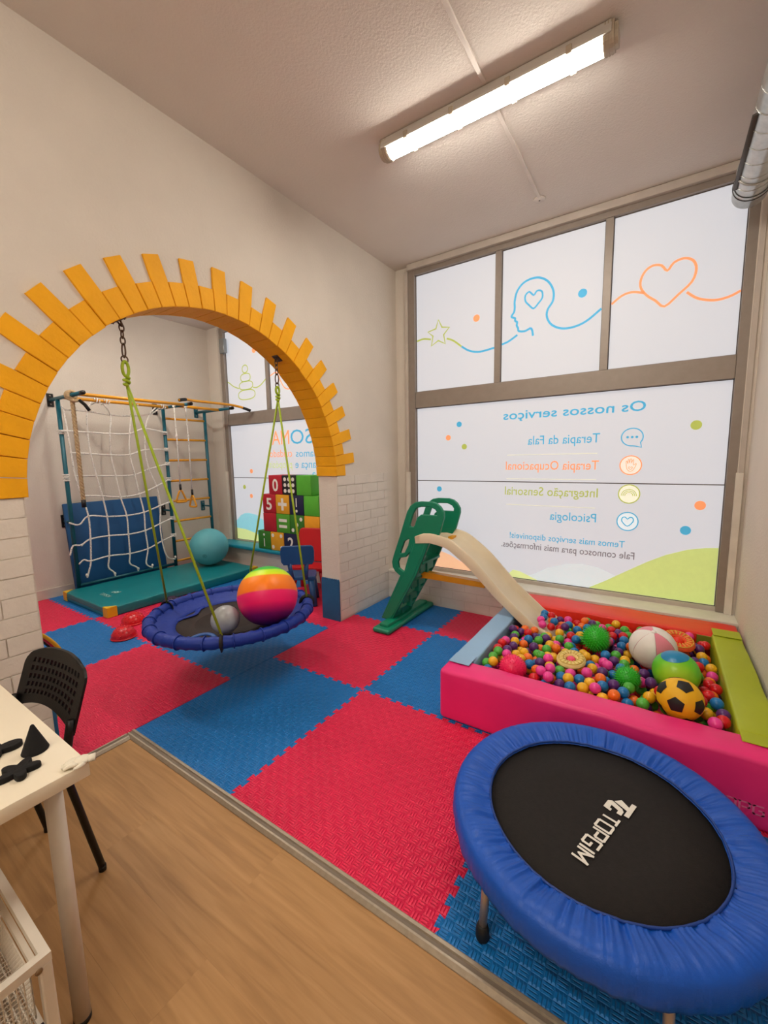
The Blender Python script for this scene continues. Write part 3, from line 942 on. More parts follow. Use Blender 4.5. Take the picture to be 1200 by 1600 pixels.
# beach ball with white and pink panels
bc, br = Vector((2.36, 2.01, .335)), .122
M_WHITEV = mat('beach_white', 'ece6e0', .4); M_PINKV = mat('beach_pink', 'e8899b', .4)
t = thing('beach_ball', 'white and pink panelled beach ball lying in the ball pit', 'beach ball', bc - Vector((0, 0, br)))
pole = Vector((.0, -.35, .94)).normalized()
rot = Vector((0, 0, 1)).rotation_difference(pole).to_matrix()
for k in range(6):
    m = MB(); vs = []; fs = []
    nu, nv = 9, 16
    for j in range(nv + 1):
        th = math.pi * j / nv
        for i in range(nu + 1):
            ph = math.radians(-80 + 60 * k + 59 * i / nu)
            p = Vector((math.sin(th) * math.cos(ph), math.sin(th) * math.sin(ph), math.cos(th)))
            vs.append(bc + rot @ (p * br * Vector((1, 1, 1)).x))
    for j in range(nv):
        for i in range(nu):
            a = j * (nu + 1) + i
            fs.append((a, a + 1, a + nu + 2, a + nu + 1))
    m.add(vs, fs, True)
    m.build('panel', M_PINKV if k in (0, 3) else M_WHITEV, t)
MB().lathe(bc + pole * (br - .003), [(.0005, .005), (.012, .005), (.013, 0)], 16, mtx=rot).build('valve', M_WHITEV, t)
toy(bc, br)
# green-blue playground ball
gc, gr = Vector((2.465, 1.762, .33)), .106
M_GB = mat('green_rubber', '3fc41f', .35, noise=(3, .04))
stripes_color(M_GB, 1, [(0, 'd8e02a'), (.32, '6fce25'), (.55, '2db92a'), (1, '24b03a')], 'Object', False, 3.2, .5)
t = thing('play_ball', 'shiny green play ball with a blue patch among the pit balls', 'ball', gc - Vector((0, 0, gr)))
MB().sphere(gc, gr, 40, 24).build('body', M_GB, t)
def patch(c, d, r, half, m, name, parent, sides=0, spin=0., lift=.0012, el=1.):
    """curved patch on a ball: disc (sides=0) or polygon of angular half-size"""
    d = Vector(d).normalized(); o = d.orthogonal().normalized(); q = d.cross(o)
    n = sides or 36; mb = MB(); vs = []; fs = []
    rings = 5
    seg = n * (6 if sides else 1)
    for j in range(rings + 1):
        for k in range(seg):
            a = 2 * math.pi * k / seg + spin
            if sides:
                w = (2 * math.pi / n); aa = ((a - spin) % w) - w / 2
                rad = math.cos(w / 2) / math.cos(aa)
            else: rad = 1
            th = half * rad * j / rings
            p = d * math.cos(th) + (o * math.cos(a) * el + q * math.sin(a)) * math.sin(th)
            vs.append(Vector(c) + p.normalized() * (r + lift))
    for j in range(rings):
        for k in range(seg):
            l = (k + 1) % seg
            fs.append((j * seg + k, j * seg + l, (j + 1) * seg + l, (j + 1) * seg + k))
    mb.add(vs, fs, True)
    return mb.build(name, m, parent)
patch(gc, (-.10, -.12, .99), gr, math.radians(33), mat('blue_print', '0a7fb0', .35), 'blue_patch', t, el=1.15)
text_mb('360', lambda a, b, d: gc + Vector((-.075 + a, .055 + b * .6, 0)) + Vector((0, 0, math.sqrt(max(0, gr ** 2 - (-.075 + a) ** 2 - (.055 + b * .6) ** 2)) + .0022)), height=.020).build('print', mat('pale_print', 'cfe8e0', .5), t)
toy(gc, gr)
# yellow football with black pentagons
fc, fr_ = Vector((2.475, 1.492, .325)), .093
t = thing('football', 'yellow foam football with black pentagons beside the pink block', 'ball', fc - Vector((0, 0, fr_)))
MB().sphere(fc, fr_, 40, 24).build('body', mat('yellow_foam', 'f0b80f', .55, bump=(120, .1)), t)
ph = (1 + 5 ** .5) / 2
ico = [Vector(p).normalized() for p in ((0, 1, ph), (0, -1, ph), (0, 1, -ph), (0, -1, -ph), (1, ph, 0), (-1, ph, 0), (1, -ph, 0), (-1, -ph, 0), (ph, 0, 1), (-ph, 0, 1), (ph, 0, -1), (-ph, 0, -1))]
R_ = Matrix.Rotation(math.radians(20), 3, 'Z') @ Matrix.Rotation(math.radians(-8), 3, 'X')
MBK = mat('black_print', '14110f', .5)
for v in ico:
    patch(fc, R_ @ v, fr_, math.radians(22), MBK, 'pentagon', t, 5, .3)
toy(fc, fr_)
# ring shaped teethers / fidget rings
def donut(name, label, c, R, r, col, col2, nrm, ctr=None):
    t = thing(name, label, 'toy ring', (c[0], c[1], c[2] - r), 'ring toys in the ball pit')
    rot = Vector((0, 0, 1)).rotation_difference(Vector(nrm).normalized()).to_matrix()
    prof = [(R + r * math.cos(a), r * .8 * math.sin(a)) for a in [2 * math.pi * k / 14 for k in range(15)]]
    MB().lathe(c, prof, 40, mtx=rot, cap=False).build('ring', mat(name + col, col, .5, bump=(80, .3)), t)
    nb = MB()
    for k in range(18):
        a = 2 * math.pi * k / 18
        p = Vector(c) + rot @ Vector((R * math.cos(a), R * math.sin(a), r * .74))
        nb.tube([p + rot @ Vector((math.cos(a) * s, math.sin(a) * s, 0)) for s in (-r * .55, r * .55)], r * .17, 6)
    for k in range(22):
        pass
    nb.tube([Vector(c) + rot @ Vector(((R + s) * math.cos(a), (R + s) * math.sin(a), r * .7)) for s in (r * .55,) for a in [2 * math.pi * k / 32 for k in range(32)]], r * .13, 6, True)
    nb.build('ribs', mat(name + col2, col2, .5), t)
    if ctr:
        MB().sphere(Vector(c) + rot @ Vector((0, 0, -.002)), ctr[0], 20, 12).build('centre_ball', mat('ctr' + ctr[1], ctr[1], .4), t)
        MB().lathe(c, [(ctr[0], -.01), (R - r * .6, .004)], 28, mtx=rot, cap=False).build('inner_disc', mat('in' + col2, 'e8901e', .5), t)
    return t
donut('ring_toy', 'cream ring toy with a pink centre in the middle of the pit', (1.975, 1.69, .298), .052, .026, 'e6cf83', 'd8bb60', (-.05, -.2, 1), (.024, 'f04a78')); toy((1.975, 1.69, .29), .08)
donut('ring_toy', 'orange ring toy at the back of the pit beside the lime green block', (2.485, 2.235, .315), .06, .03, 'e8501c', 'e8a33a', (.1, -.28, 1), (.03, 'f03010')); toy((2.485, 2.235, .30), .095)

# slide profile: z of the chute bed along x (needed to keep balls out of it)
CH = [(.70, .80), (.80, .812), (.86, .812), (.98, .787), (1.07, .733), (1.18, .648), (1.29, .538), (1.39, .435), (1.48, .356), (1.56, .29), (1.65, .222), (1.76, .192), (1.84, .183)]
def chute_z(x):
    for (a, za), (b, zb) in zip(CH, CH[1:]):
        if a <= x <= b: return za + (zb - za) * (x - a) / (b - a)
    return CH[-1][1] if x > CH[-1][0] else CH[0][1]
SY0, SY1 = 2.165, 2.505

# plastic balls settled by random deposition
BALLR = .0280
def deposit():
    r = np.random.RandomState(11)
    P = np.zeros((0, 3))
    T = np.array(TOYS)
    zmax = .270
    fails = 0
    while len(P) < 1050 and fails < 900:
        best = None
        for _ in range(14):
            x = r.uniform(IX0 + BALLR + .003, IX1 - BALLR - .003); y = r.uniform(IY0 + BALLR + .003, IY1 - BALLR - .003)
            z = .145 + r.uniform(0, .012)
            if SY0 - BALLR - .02 < y < SY1 + BALLR + .02 and x < 1.93:
                if x < 1.66 or y < SY0 + BALLR + .03 or y > SY1 - BALLR - .03: continue
                z = chute_z(x - BALLR) + BALLR + .012
            if len(P):
                d2 = (P[:, 0] - x) ** 2 + (P[:, 1] - y) ** 2
                k = d2 < (2 * BALLR) ** 2
                if k.any(): z = max(z, (P[k, 2] + np.sqrt((2 * BALLR) ** 2 - d2[k])).max())
            d2 = (T[:, 0] - x) ** 2 + (T[:, 1] - y) ** 2
            k = d2 < (T[:, 3] + BALLR) ** 2
            if k.any(): z = max(z, (T[k, 2] + np.sqrt((T[k, 3] + BALLR) ** 2 - d2[k])).max())
            if best is None or z < best[2]: best = (x, y, z)
        if best is None or best[2] > zmax + .02 * (best[1] < 1.7):
            fails += 1; continue
        P = np.vstack([P, best])
    return P
BP = deposit()
# which balls show towards the open top, seen from the room
def visible_rank(P):
    c = np.array(CAM)
    sc = np.zeros(len(P))
    offs = [Vector((0, 0, .0)), Vector((0, 0, .9)), Vector((.6, -.2, .5)), Vector((-.6, -.2, .5)), Vector((0, -.7, .3)), Vector((0, .4, .8))]
    for i, p in enumerate(P):
        for o in offs:
            s = p + np.array(o) * BALLR
            d = c - s; L = np.linalg.norm(d); d /= L
            w = P - s
            tt = w @ d
            dist2 = (w ** 2).sum(1) - tt ** 2
            hit = (tt > 0) & (dist2 < (BALLR * .97) ** 2)
            hit[i] = False
            ws = np.array(TOYS)[:, :3] - s
            t2 = ws @ d
            h2 = (t2 > 0) & (((ws ** 2).sum(1) - t2 ** 2) < np.array(TOYS)[:, 3] ** 2)
            if not hit.any() and not h2.any(): sc[i] += 1 / L
    return sc
SC = visible_rank(BP)
order = np.argsort(-SC)
BALLC = [('red', 'd3101c'), ('orange', 'f2701a'), ('yellow', 'eeb41c'), ('green', '4fae3a'), ('blue', '1774b4'), ('purple', '57266f'), ('pink', 'ec3f9b')]
BM = [mat('ball_' + n, c, .28, spec=.5, noise=(3, .04)) for n, c in BALLC]
BME = []
for (n, c), m in zip(BALLC, BM):
    q = MB().sphere((0, 0, 0), BALLR, 18, 10)
    me = bpy.data.meshes.new('plastic_ball')
    me.from_pydata(q.v, [], q.f); me.polygons.foreach_set('use_smooth', [True] * len(q.f)); me.materials.append(m)
    BME.append(me)
r5 = random.Random(5)
seq = []
for i in range(len(BP)):
    seq.append(r5.randrange(7))
MARKS = [((2.06, 2.03), 'beside the large green spiky ball'), ((2.255, 1.66), 'beside the small green spiky ball'), ((1.705, 1.482), 'beside the hot pink spiky ball'), ((2.36, 2.01), 'beside the beach ball'), ((2.465, 1.762), 'beside the green play ball'), ((2.475, 1.492), 'beside the yellow football'), ((1.975, 1.69), 'beside the cream ring toy'), ((2.485, 2.235), 'beside the orange ring toy'), ((1.80, 2.33), 'at the end of the slide'), ((2.15, 2.46), 'along the red block'), ((1.56, 1.75), 'along the sky blue block'), ((1.56, 2.08), 'between the sky blue block and the slide'), ((2.0, 1.44), 'along the pink block'), ((2.62, 1.98), 'along the lime green block'), ((1.78, 1.95), 'in front of the slide'), ((1.76, 1.72), 'between the cream ring toy and the sky blue block')]
def ball_label(i, colour):
    x, y = BP[i][0], BP[i][1]
    m = min(MARKS, key=lambda q: (q[0][0] - x) ** 2 + (q[0][1] - y) ** 2)
    return f'{colour} plastic pit ball {m[1]}'
n_ind = min(300, int((SC > 0).sum()))
for i in order[:n_ind]:
    k = seq[i]
    o = bpy.data.objects.new('plastic_ball', BME[k]); COL.objects.link(o)
    o.location = BP[i]
    o.rotation_euler = (r5.uniform(0, 6), r5.uniform(0, 6), 0)
    tag(o, ball_label(i, BALLC[k][0]), 'ball', f'{BALLC[k][0]} plastic balls in the ball pit')
rest = MB(); rm = []
for i in order[n_ind:]:
    q = MB().sphere(BP[i], BALLR, 12, 7)
    rest.add(q.v, q.f, True); rm += [seq[i]] * len(q.f)
ro_ = rest.build('plastic_balls_below', BM)
ro_.data.polygons.foreach_set('material_index', rm)
ro_['kind'] = 'stuff'; ro_['label'] = 'lower layers of mixed plastic balls in the ball pit'; ro_['category'] = 'balls'

# ------------------------------------------------------------------ slide
M_GREEN = mat('slide_green', '04805f', .38, noise=(5, .05), spec=.5)
M_CREAM = mat('slide_cream', 'dccdb0', .35, noise=(4, .04), spec=.5)
M_BAR = mat('slide_bar', 'e09a14', .4)
sl = thing('slide', 'toddler slide with green ladder and cream chute ending in the ball pit', 'slide', (1.0, 2.33, 0))
DX, DZ = .018, .006
def S(L): return [(a + DX, b + DZ) for a, b in L]
PANEL = S([(0.454, 0.573), (0.47, 0.628), (0.51, 0.736), (0.549, 0.843), (0.579, 0.928), (0.609, 1.012), (0.638, 1.06), (0.681, 1.09), (0.729, 1.099), (0.831, 1.099), (0.871, 1.089), (0.903, 1.064), (0.928, 1.024), (0.929, 0.988), (0.893, 0.859), (0.86, 0.80), (0.80, 0.77), (0.681, .493), (0.431, .05), (0.336, .055), (0.535, 0.465), (0.483, 0.497), (.461, .53)])
HO1 = S([(0.665, 0.884), (0.625, 0.886), (0.618, 0.906), (0.655, 1.008), (0.687, 1.053), (0.736, 1.067), (0.817, 1.069), (0.864, 1.05), (0.884, 1.021), (0.88, 0.992), (0.735, 0.992), (0.701, 0.967), (0.679, 0.904)])
HO2 = S([(0.613, 0.794), (0.569, 0.768), (0.525, 0.66), (0.534, 0.648), (0.579, 0.663), (0.616, 0.734), (0.629, 0.79)])
HO3 = S([(0.655, 0.765), (0.627, 0.684), (0.582, 0.636), (0.524, 0.622), (0.502, 0.579), (0.512, 0.524), (0.569, 0.490)])
for yy in (SY0 + .012, SY1 - .012):
    cp = curve_plate([catmull_2 for catmull_2 in (PANEL, HO1, HO2, HO3)], .009, .006, lambda a, b, d, yy=yy: (a, yy + d, b))
    smooth_by_angle(cp.build('side_panel', M_GREEN, sl), 40)
    # raised stringer along the leg
    cp = curve_plate([S([(0.672, 0.755), (0.765, 0.755), (0.665, 0.50), (0.425, .06), (0.352, .06), (0.585, 0.49)])], .012, .006, lambda a, b, d, yy=yy: (a, yy + d, b))
    smooth_by_angle(cp.build('leg', M_GREEN, sl), 40)
ft = MB()
ft.box(.375, .545, 1.975, 2.80, 0.0, .045, .02, 3)
ft.box(.41, .50, 2.03, 2.75, .03, .07, .012, 2)
smooth_by_angle(ft.build('foot', M_GREEN, sl), 40)
for z in (.15, .30, .45, .60):
    x = .385 + DX + (z - .05) * .56
    st = MB().box(x - .05, x + .055, SY0 + .02, SY1 - .02, z - .014, z + .008, .006, 2)
    st.box(x - .01, x + .004, SY0 + .05, SY1 - .05, z - .10, z - .01, .004, 1)
    smooth_by_angle(st.build('step', M_GREEN, sl))
    MB().box(x - .03, x + .015, (SY0 + SY1) / 2 - .02, (SY0 + SY1) / 2 + .02, z - .15, z, .005, 1).build('riser', M_GREEN, sl)
# chute: U section swept along the profile
P = catmull([(a, 0, b) for a, b in CH], 5)
n = len(P)
w = (SY1 - SY0) / 2 + .010; cy = (SY0 + SY1) / 2
sec = [(-w, -.036), (-w - .004, .034), (-w + .004, .044), (-w + .018, .043), (-w + .026, .030), (-w + .036, .0), (-w + .06, -.016), (-.05, -.022), (.05, -.022), (w - .06, -.016), (w - .036, .0), (w - .026, .030), (w - .018, .043), (w - .004, .044), (w + .004, .034), (w, -.036), (w - .008, -.036), (w - .012, .026), (w - .028, .0), (w - .055, -.024), (0, -.030), (-w + .055, -.024), (-w + .028, .0), (-w + .012, .026), (-w + .008, -.036)]
vs = []; fs = []
m_ = len(sec)
for i in range(n):
    t = (P[min(n - 1, i + 1)] - P[max(0, i - 1)]).normalized()
    up = Vector((-t.z, 0, t.x))
    for a, b in sec:
        h = b
        if i < 4 and b > .012: h = .012 + (b - .012) * (.3 + .17 * i)
        if i > n - 8 and b > 0: h = b * max(.35, (n - i) / 9)
        if b < 0:
            kk = min(1., max(0., (P[i].x - 1.15) / .3)); h = b * (1 - .45 * kk)
        q = P[i] + up * h
        vs.append((q.x, cy + a, q.z))
for i in range(n - 1):
    for k in range(m_):
        l = (k + 1) % m_
        fs.append((i * m_ + k, i * m_ + l, (i + 1) * m_ + l, (i + 1) * m_ + k))
fs += [tuple(range(m_)), tuple((n - 1) * m_ + k for k in range(m_ - 1, -1, -1))]
smooth_by_angle(MB().add(vs, fs, True).build('chute', M_CREAM, sl), 50)
br_ = MB().prism([(.655, .425), (.675, .47), (.70, .488), (1.235, .475), (1.235, .432), (.70, .434)], lambda a, b, d: (a, d, b), cy - .03, cy + .03)
br_.build('support_bar', M_BAR, sl)
MB().box(.885, .925, SY1 - .12, SY1 - .02, .775, .80, .004, 1).build('chute_clip', M_BAR, sl)

# ------------------------------------------------------------------ trampoline
TX, TY, TZ = 2.228, .692, .242
M_SKIRT = mat('trampoline_blue', '0a50b6', .42, noise=(5, .06), bump=(240, .12), spec=.4)
M_JUMP = mat('jump_mat', '1d1917', .75, noise=(60, .15), bump=(300, .2), spec=.3)
M_STEEL = mat('leg_steel', 'a79b92', .35, .6)
M_RUB = mat('black_rubber', '0f0d0c', .6)
tp = thing('trampoline', 'round mini trampoline with gathered blue skirt and black jumping mat', 'trampoline', (TX, TY, 0))
MB().lathe((TX, TY, TZ), [(.001, -.012), (.2, -.01), (.372, -.001), (.372, -.006), (.001, -.016)], 96, cap=False).build('jumping_mat', M_JUMP, tp)
rs = random.Random(3)
NA = 720
f1 = np.array([rs.uniform(-1, 1) for _ in range(NA)])
def sm_(a, k):
    ker = np.hanning(2 * k + 1); ker /= ker.sum()
    return np.convolve(np.r_[a[-k:], a, a[:k]], ker, 'valid')
g0 = sm_(np.roll(f1, 57), 2); g0 /= abs(g0).max(); g1 = sm_(f1, 4); g1 /= abs(g1).max(); g2 = sm_(np.roll(f1, 99), 9); g2 /= abs(g2).max(); g3 = sm_(np.roll(f1, 311), 40); g3 /= abs(g3).max()
prof = [(.350, .004, .2), (.354, .010, .5), (.360, .012, 1.), (.372, .013, 1.), (.388, .018, .9), (.405, .023, .75), (.424, .027, .55), (.443, .029, .35), (.460, .027, .2), (.473, .020, .12), (.481, .008, .12), (.485, -.010, .2), (.486, -.028, .3), (.484, -.046, .45), (.480, -.060, .5), (.474, -.062, .4)]
vs = []; fs = []
for i, (r, z, k) in enumerate(prof):
    for a in range(NA):
        th = 2 * math.pi * a / NA
        d = .0105 * k * (g0[a] * .55 + g1[a] * .7 + g2[(a + 3 * i) % NA] * .8)
        rr = r + (g3[a] * .003 if i < 3 else 0) + (d * .8 if i > 10 else 0)
        vs.append((TX + rr * math.cos(th), TY + rr * math.sin(th), TZ + z + (d if i <= 10 else 0)))
m_ = len(prof)
for i in range(m_ - 1):
    for a in range(NA):
        b = (a + 1) % NA
        fs.append((i * NA + a, i * NA + b, (i + 1) * NA + b, (i + 1) * NA + a))
MB().add(vs, fs, True).build('skirt', M_SKIRT, tp)
hem = [(TX + (.3545 + g3[a] * .003) * math.cos(2 * math.pi * a / NA), TY + (.3545 + g3[a] * .003) * math.sin(2 * math.pi * a / NA), TZ + .0105 + .002 * g1[a]) for a in range(0, NA, 3)]
MB().tube(hem, .0042, 6, True).build('elastic_hem', mat('skirt_hem', '0d3a88', .5), tp)
MB().tube(circle_pts((TX, TY, TZ - .012), .46, 64), .014, 10, True).build('frame_ring', M_STEEL, tp)
for k in range(6):
    a = math.radians(236 + 60 * k)
    x, y = TX + .452 * math.cos(a), TY + .452 * math.sin(a)
    lg = MB().tube([(x, y, TZ - .012), (TX + .468 * math.cos(a), TY + .468 * math.sin(a), .03)], .0125, 14).build('leg', M_STEEL, tp)
    MB().lathe((TX + .468 * math.cos(a), TY + .468 * math.sin(a), 0), [(.019, 0), (.0205, .006), (.0195, .03), (.0165, .045), (.0125, .048)], 18).build('rubber_foot', M_RUB, lg)
# white lettering on the jumping mat
M_WPRINT = mat('white_print', 'e9e5da', .5)
rd = Vector((-.29, -.957, 0)).normalized(); ud = Vector((.957, -.29, 0))
o0 = Vector((2.256, .727, TZ - .0025))
def onmat(a, b, d):
    p = o0 + rd * a + ud * (b - .012)
    r = math.hypot(p.x - TX, p.y - TY)
    p.z = TZ - .0098 + .0094 * max(0, (r - .0) / .372) ** 1.0 * .9 + d * .0008 + .0004
    return p
block_word('TOPGIM', onmat, .054, .245, .95).build('lettering', M_WPRINT, tp)
LG1 = [(-.088, .052), (-.014, .052), (-.014, .036), (-.042, .036), (-.055, -.012), (-.078, .004), (-.062, .036), (-.088, .036)]
LG2 = [(-.028, .030), (-.006, .030), (-.006, .014), (-.022, .014), (-.030, -.012), (-.014, -.012), (-.012, -.004), (.000, -.004), (-.004, -.030), (-.042, -.030), (-.052, -.018), (-.038, .022)]
lgm = MB()
for L in (LG1, LG2):
    lgm.prism([(a * .95 - .014, b * .95 + .018) for a, b in L], onmat, 0, 1)
lgm.build('logo', M_WPRINT, tp)

# ------------------------------------------------------------------ disc swing under the arch
M_SWING = mat('swing_blue', '11308e', .5, noise=(8, .08), bump=(40, .25), spec=.35)
M_BED = mat('swing_net', '2a1d17', .8, noise=(20, .1), bump=(160, .3))
M_CORD = mat('lime_cord', '9fb81c', .5, noise=(30, .1), bump=(220, .4))
M_CHAIN = mat('chain_steel', '6b5a4c', .35, .8)
SC_, SZ, SR = Vector((-.056, .944, 0)), .436, .507
sw = thing('disc_swing', 'round blue padded disc swing hanging on lime ropes under the yellow arch', 'swing', (SC_.x, SC_.y, SZ - .09))
NS = 160
ring = circle_pts((SC_.x, SC_.y, SZ), SR, NS)
MB().tube(ring, [.036 + .004 * math.sin(k * 2.1) * math.sin(k * .37) for k in range(NS)], 14, True).build('padded_rim', M_SWING, sw)
for k in range(20):
    a = 2 * math.pi * k / 20
    c = Vector((SC_.x + SR * math.cos(a), SC_.y + SR * math.sin(a), SZ))
    u = Vector((math.cos(a), math.sin(a), 0))
    MB().tube([c + u * (.0405 * math.cos(b)) + Vector((0, 0, .0405 * math.sin(b))) for b in [2 * math.pi * j / 16 for j in range(16)]], .004, 5, True).build('rim_seam', M_SWING, sw)
MB().lathe((SC_.x, SC_.y, SZ), [(SR - .01, .02), (SR - .06, -.012), (SR - .12, -.038), (SR - .15, -.046), (SR - .15, -.05), (SR - .06, -.03), (SR, -.02)], 96, cap=False).build('inner_band', M_SWING, sw)
MB().lathe((SC_.x, SC_.y, SZ), [(.001, -.068), (.2, -.064), (SR - .14, -.048), (SR - .14, -.053), (.001, -.073)], 72, cap=False).build('bed', M_BED, sw)
# flat straps and carry handles
for a0 in (200, 100):
    st = []
    for s in range(13):
        a = math.radians(a0 - 22 + 44 * s / 12)
        rr = SR - .17 + .03 * math.cos(s / 12 * math.pi * 2)
        st.append((SC_.x + rr * math.cos(a), SC_.y + rr * math.sin(a), SZ - .045))
    MB().tube(st, .018, 6, flat=(.25, 1)).build('strap', M_SWING, sw)
M_HAND = mat('swing_handle', '1b4f93', .5)
for a0, up in ((300, .02), (97, .10)):
    a = math.radians(a0)
    b = Vector((SC_.x + (SR - .05) * math.cos(a), SC_.y + (SR - .05) * math.sin(a), SZ + .0))
    t = Vector((-math.sin(a), math.cos(a), 0)); inn = Vector((-math.cos(a), -math.sin(a), 0))
    MB().tube([b + t * (.085 * math.cos(q)) + inn * (.0 if up > .05 else .085 * math.sin(q)) + Vector((0, 0, up * math.sin(q) - .02)) for q in [math.pi * k / 12 for k in range(13)]], .013, 8, flat=(.5, 1)).build('carry_handle', M_HAND, sw)
# hooks, chain and ropes
for hy, ends, zr in ((.398, (203, 317), 1.925), (1.502, (130, 53), 1.955)):
    hx = -.10
    hz_ = ARC_Z + math.sqrt((ARC_R - .012) ** 2 - (hy - ARC_Y) ** 2)
    nrm = Vector((0, (ARC_Y - hy), ARC_Z - hz_)).normalized()          # towards the arch centre
    hk = Vector((hx, hy, hz_))
    tn = Vector((0, nrm.z, -nrm.y))
    pm = MB()
    for s in (-1, 1):
        pass
    rotm = Matrix((Vector((1, 0, 0)), tn, nrm)).transposed()
    pm.box(-.03, .03, -.032, .032, .0, .006, .002, 1, xf=Matrix.Translation(hk) @ rotm.to_4x4())
    pm.tube([hk + nrm * .006 + Vector((1, 0, 0)) * (.014 * math.cos(q)) + nrm * (.026 * math.sin(q)) for q in [math.pi * k / 10 for k in range(11)]], .005, 8)
    hook = pm.build('ceiling_hook', M_CHAIN, sw)
    for sx in (-1, 1):
        for sy in (-1, 1):
            MB().lathe(hk + rotm @ Vector((sx * .021, sy * .023, .006)), [(.001, .004), (.004, .003), (.005, 0)], 8, mtx=rotm).build('bolt', M_CHAIN, hook)
    top = hk + nrm * .026
    z = top.z
    def link(c, L, wd, plane, r=.0038):
        pts = []
        for k in range(16):
            q = 2 * math.pi * k / 16
            dz = L / 2 * math.sin(q); dw = wd / 2 * math.cos(q)
            pts.append(c + Vector((dw if plane else 0, 0 if plane else dw, dz)))
        return MB().tube(pts, r, 7, True)
    zc = z - .014
    for k in range(3):
        link(Vector((hx, top.y, zc)), .042, .024, k % 2 == 1).build('chain_link', M_CHAIN, sw); zc -= .033
    link(Vector((hx, top.y, zc - .017)), .074, .036, True, .0045).build('carabiner', M_CHAIN, sw); zc -= .056
    rt = zc - .0
    link(Vector((hx, top.y, rt - .008)), .038, .034, False, .004).build('rope_ring', M_CHAIN, sw)
    # doubled rope loop, knot and the two long ropes
    kz = zr
    lt = rt - .018
    lp = [Vector((hx + .0, top.y + .016 * math.sin(2 * math.pi * k / 20) * (1 if True else 0), (lt + kz) / 2 + (lt - kz) / 2 * math.cos(2 * math.pi * k / 20))) for k in range(20)]
    MB().tube(lp, .0085, 8, True).build('rope_loop', M_CORD, sw)
    kn = [Vector((hx + .012 * math.cos(q), top.y + .012 * math.sin(q), kz - .004 - .045 * q / 12.6)) for q in [12.6 * k / 30 for k in range(31)]]
    MB().tube(kn, .0085, 8).build('knot', M_CORD, sw)
    for e in ends:
        a = math.radians(e)
        pe = Vector((SC_.x + SR * math.cos(a), SC_.y + SR * math.sin(a), SZ + .036))
        ps = Vector((hx, top.y, kz - .04))
        MB().tube([ps, ps.lerp(pe, .5), pe], .0075, 8).build('rope', M_CORD, sw)
        cc = Vector((pe.x, pe.y, SZ)); u = Vector((math.cos(a), math.sin(a), 0)); 
        MB().tube([cc + u * (.044 * math.cos(b)) + Vector((0, 0, .044 * math.sin(b))) for b in [2 * math.pi * j / 14 for j in range(14)]], .009, 6, True, flat=(.4, 1.8)).build('rope_collar', M_RUB, sw)

# balls lying in the swing
M_RAIN = mat('rainbow_rubber', 'ff7a1a', .4, spec=.4)
_r_ = stripes_color(M_RAIN, 2, [(0, '5a1060'), (.16, '7d1268'), (.33, 'f0146c'), (.50, 'f2186c'), (.525, 'fb7a10'), (.765, 'fb8a10'), (.79, 'd8ec1a'), (.875, 'b9ea1c'), (.905, '22c02a'), (1, '1aae28')], 'Object', False, 1 / .38, .5)
RBr = .19
o = MB().sphere((0, 0, 0), RBr, 48, 28).build('rainbow_ball', M_RAIN, origin=(0, 0, 0))
o.location = (.262, .985, .400 + RBr)
o.rotation_euler = Matrix.Rotation(math.radians(27), 3, Vector((-.65, -.76, 0))).to_euler()
tag(o, 'large rainbow striped ball lying in the blue disc swing', 'ball')
M_GREYB = mat('grey_marbled_ball', 'a3a7a9', .3, noise=(7, .22), spec=.5)
t = thing('grey_ball', 'small grey marbled ball beside the rainbow ball in the swing', 'ball', (.126, .757, .392))
MB().sphere((.126, .757, .392 + .087), .087, 36, 22).build('body', M_GREYB, t)
for d in ((-.55, -.55, .62), (-.30, -.75, .60), (-.62, -.30, .72)):
    patch((.126, .757, .479), d, .087, math.radians(6.5), mat('hole_dark', '3a3c3f', .6), 'finger_hole', t, lift=.0006)

# ------------------------------------------------------------------ climbing room: wall bars, net, rope, rings
M_TEAL = mat('frame_teal', '0f5b6b', .4, .1, noise=(10, .06), spec=.5)
M_YBAR = mat('bar_yellow', 'dd9714', .4, noise=(10, .05))
M_CAP = mat('black_cap', '0d0c0c', .55)
M_NETC = mat('net_cord', 'f2eee6', .8, noise=(150, .2), bump=(260, .5))
for _n in M_NETC.node_tree.nodes:
    if _n.type == 'VALTORGB':
        _n.color_ramp.elements[0].position = .36; _n.color_ramp.elements[0].color = (*lin('5a524c'), 1)
        _n.color_ramp.elements[1].position = .42; _n.color_ramp.elements[1].color = (*lin('f6f2ea'), 1)
M_HEMP = mat('hemp_rope', 'b79c77', .9, noise=(60, .2), bump=(120, .4))
XP = -3.0
POST_Y = (1.09, 2.21, 2.79)
cf = thing('climbing_gym', 'teal steel wall bars with yellow rungs and overhead bars in the climbing room', 'climbing frame', (XP, 1.95, 0))
for y in POST_Y:
    MB().tube([(XP, y, 0.0), (XP, y, 2.135)], .021, 14).build('post', M_TEAL, cf)
    arm = MB().tube([(XFAR + .01, y, 2.15), (-2.40, y, 2.15)], .019, 12).build('arm', M_TEAL, cf)
    MB().tube([(-2.42, y, 2.15), (-2.368, y, 2.15)], .0205, 12).build('end_cap', M_CAP, arm)
    for z in (2.15, .83):
        pl = MB().box(XFAR + .001, XFAR + .012, y - .03, y + .03, z - .07, z + .07, .003, 1).build('wall_plate', M_TEAL if y > 2.7 else M_CAP, cf)
        for dz in (-.045, .045):
            MB().lathe((XFAR + .012, y, z + dz), [(.008, 0), (.007, .005), (.001, .006)], 8, mtx=Matrix.Rotation(math.radians(90), 3, 'Y')).build('bolt', M_STEEL, pl)
    MB().tube([(XFAR + .01, y, .83), (XP, y, .83)], .012, 10).build('wall_strut', M_TEAL, cf)
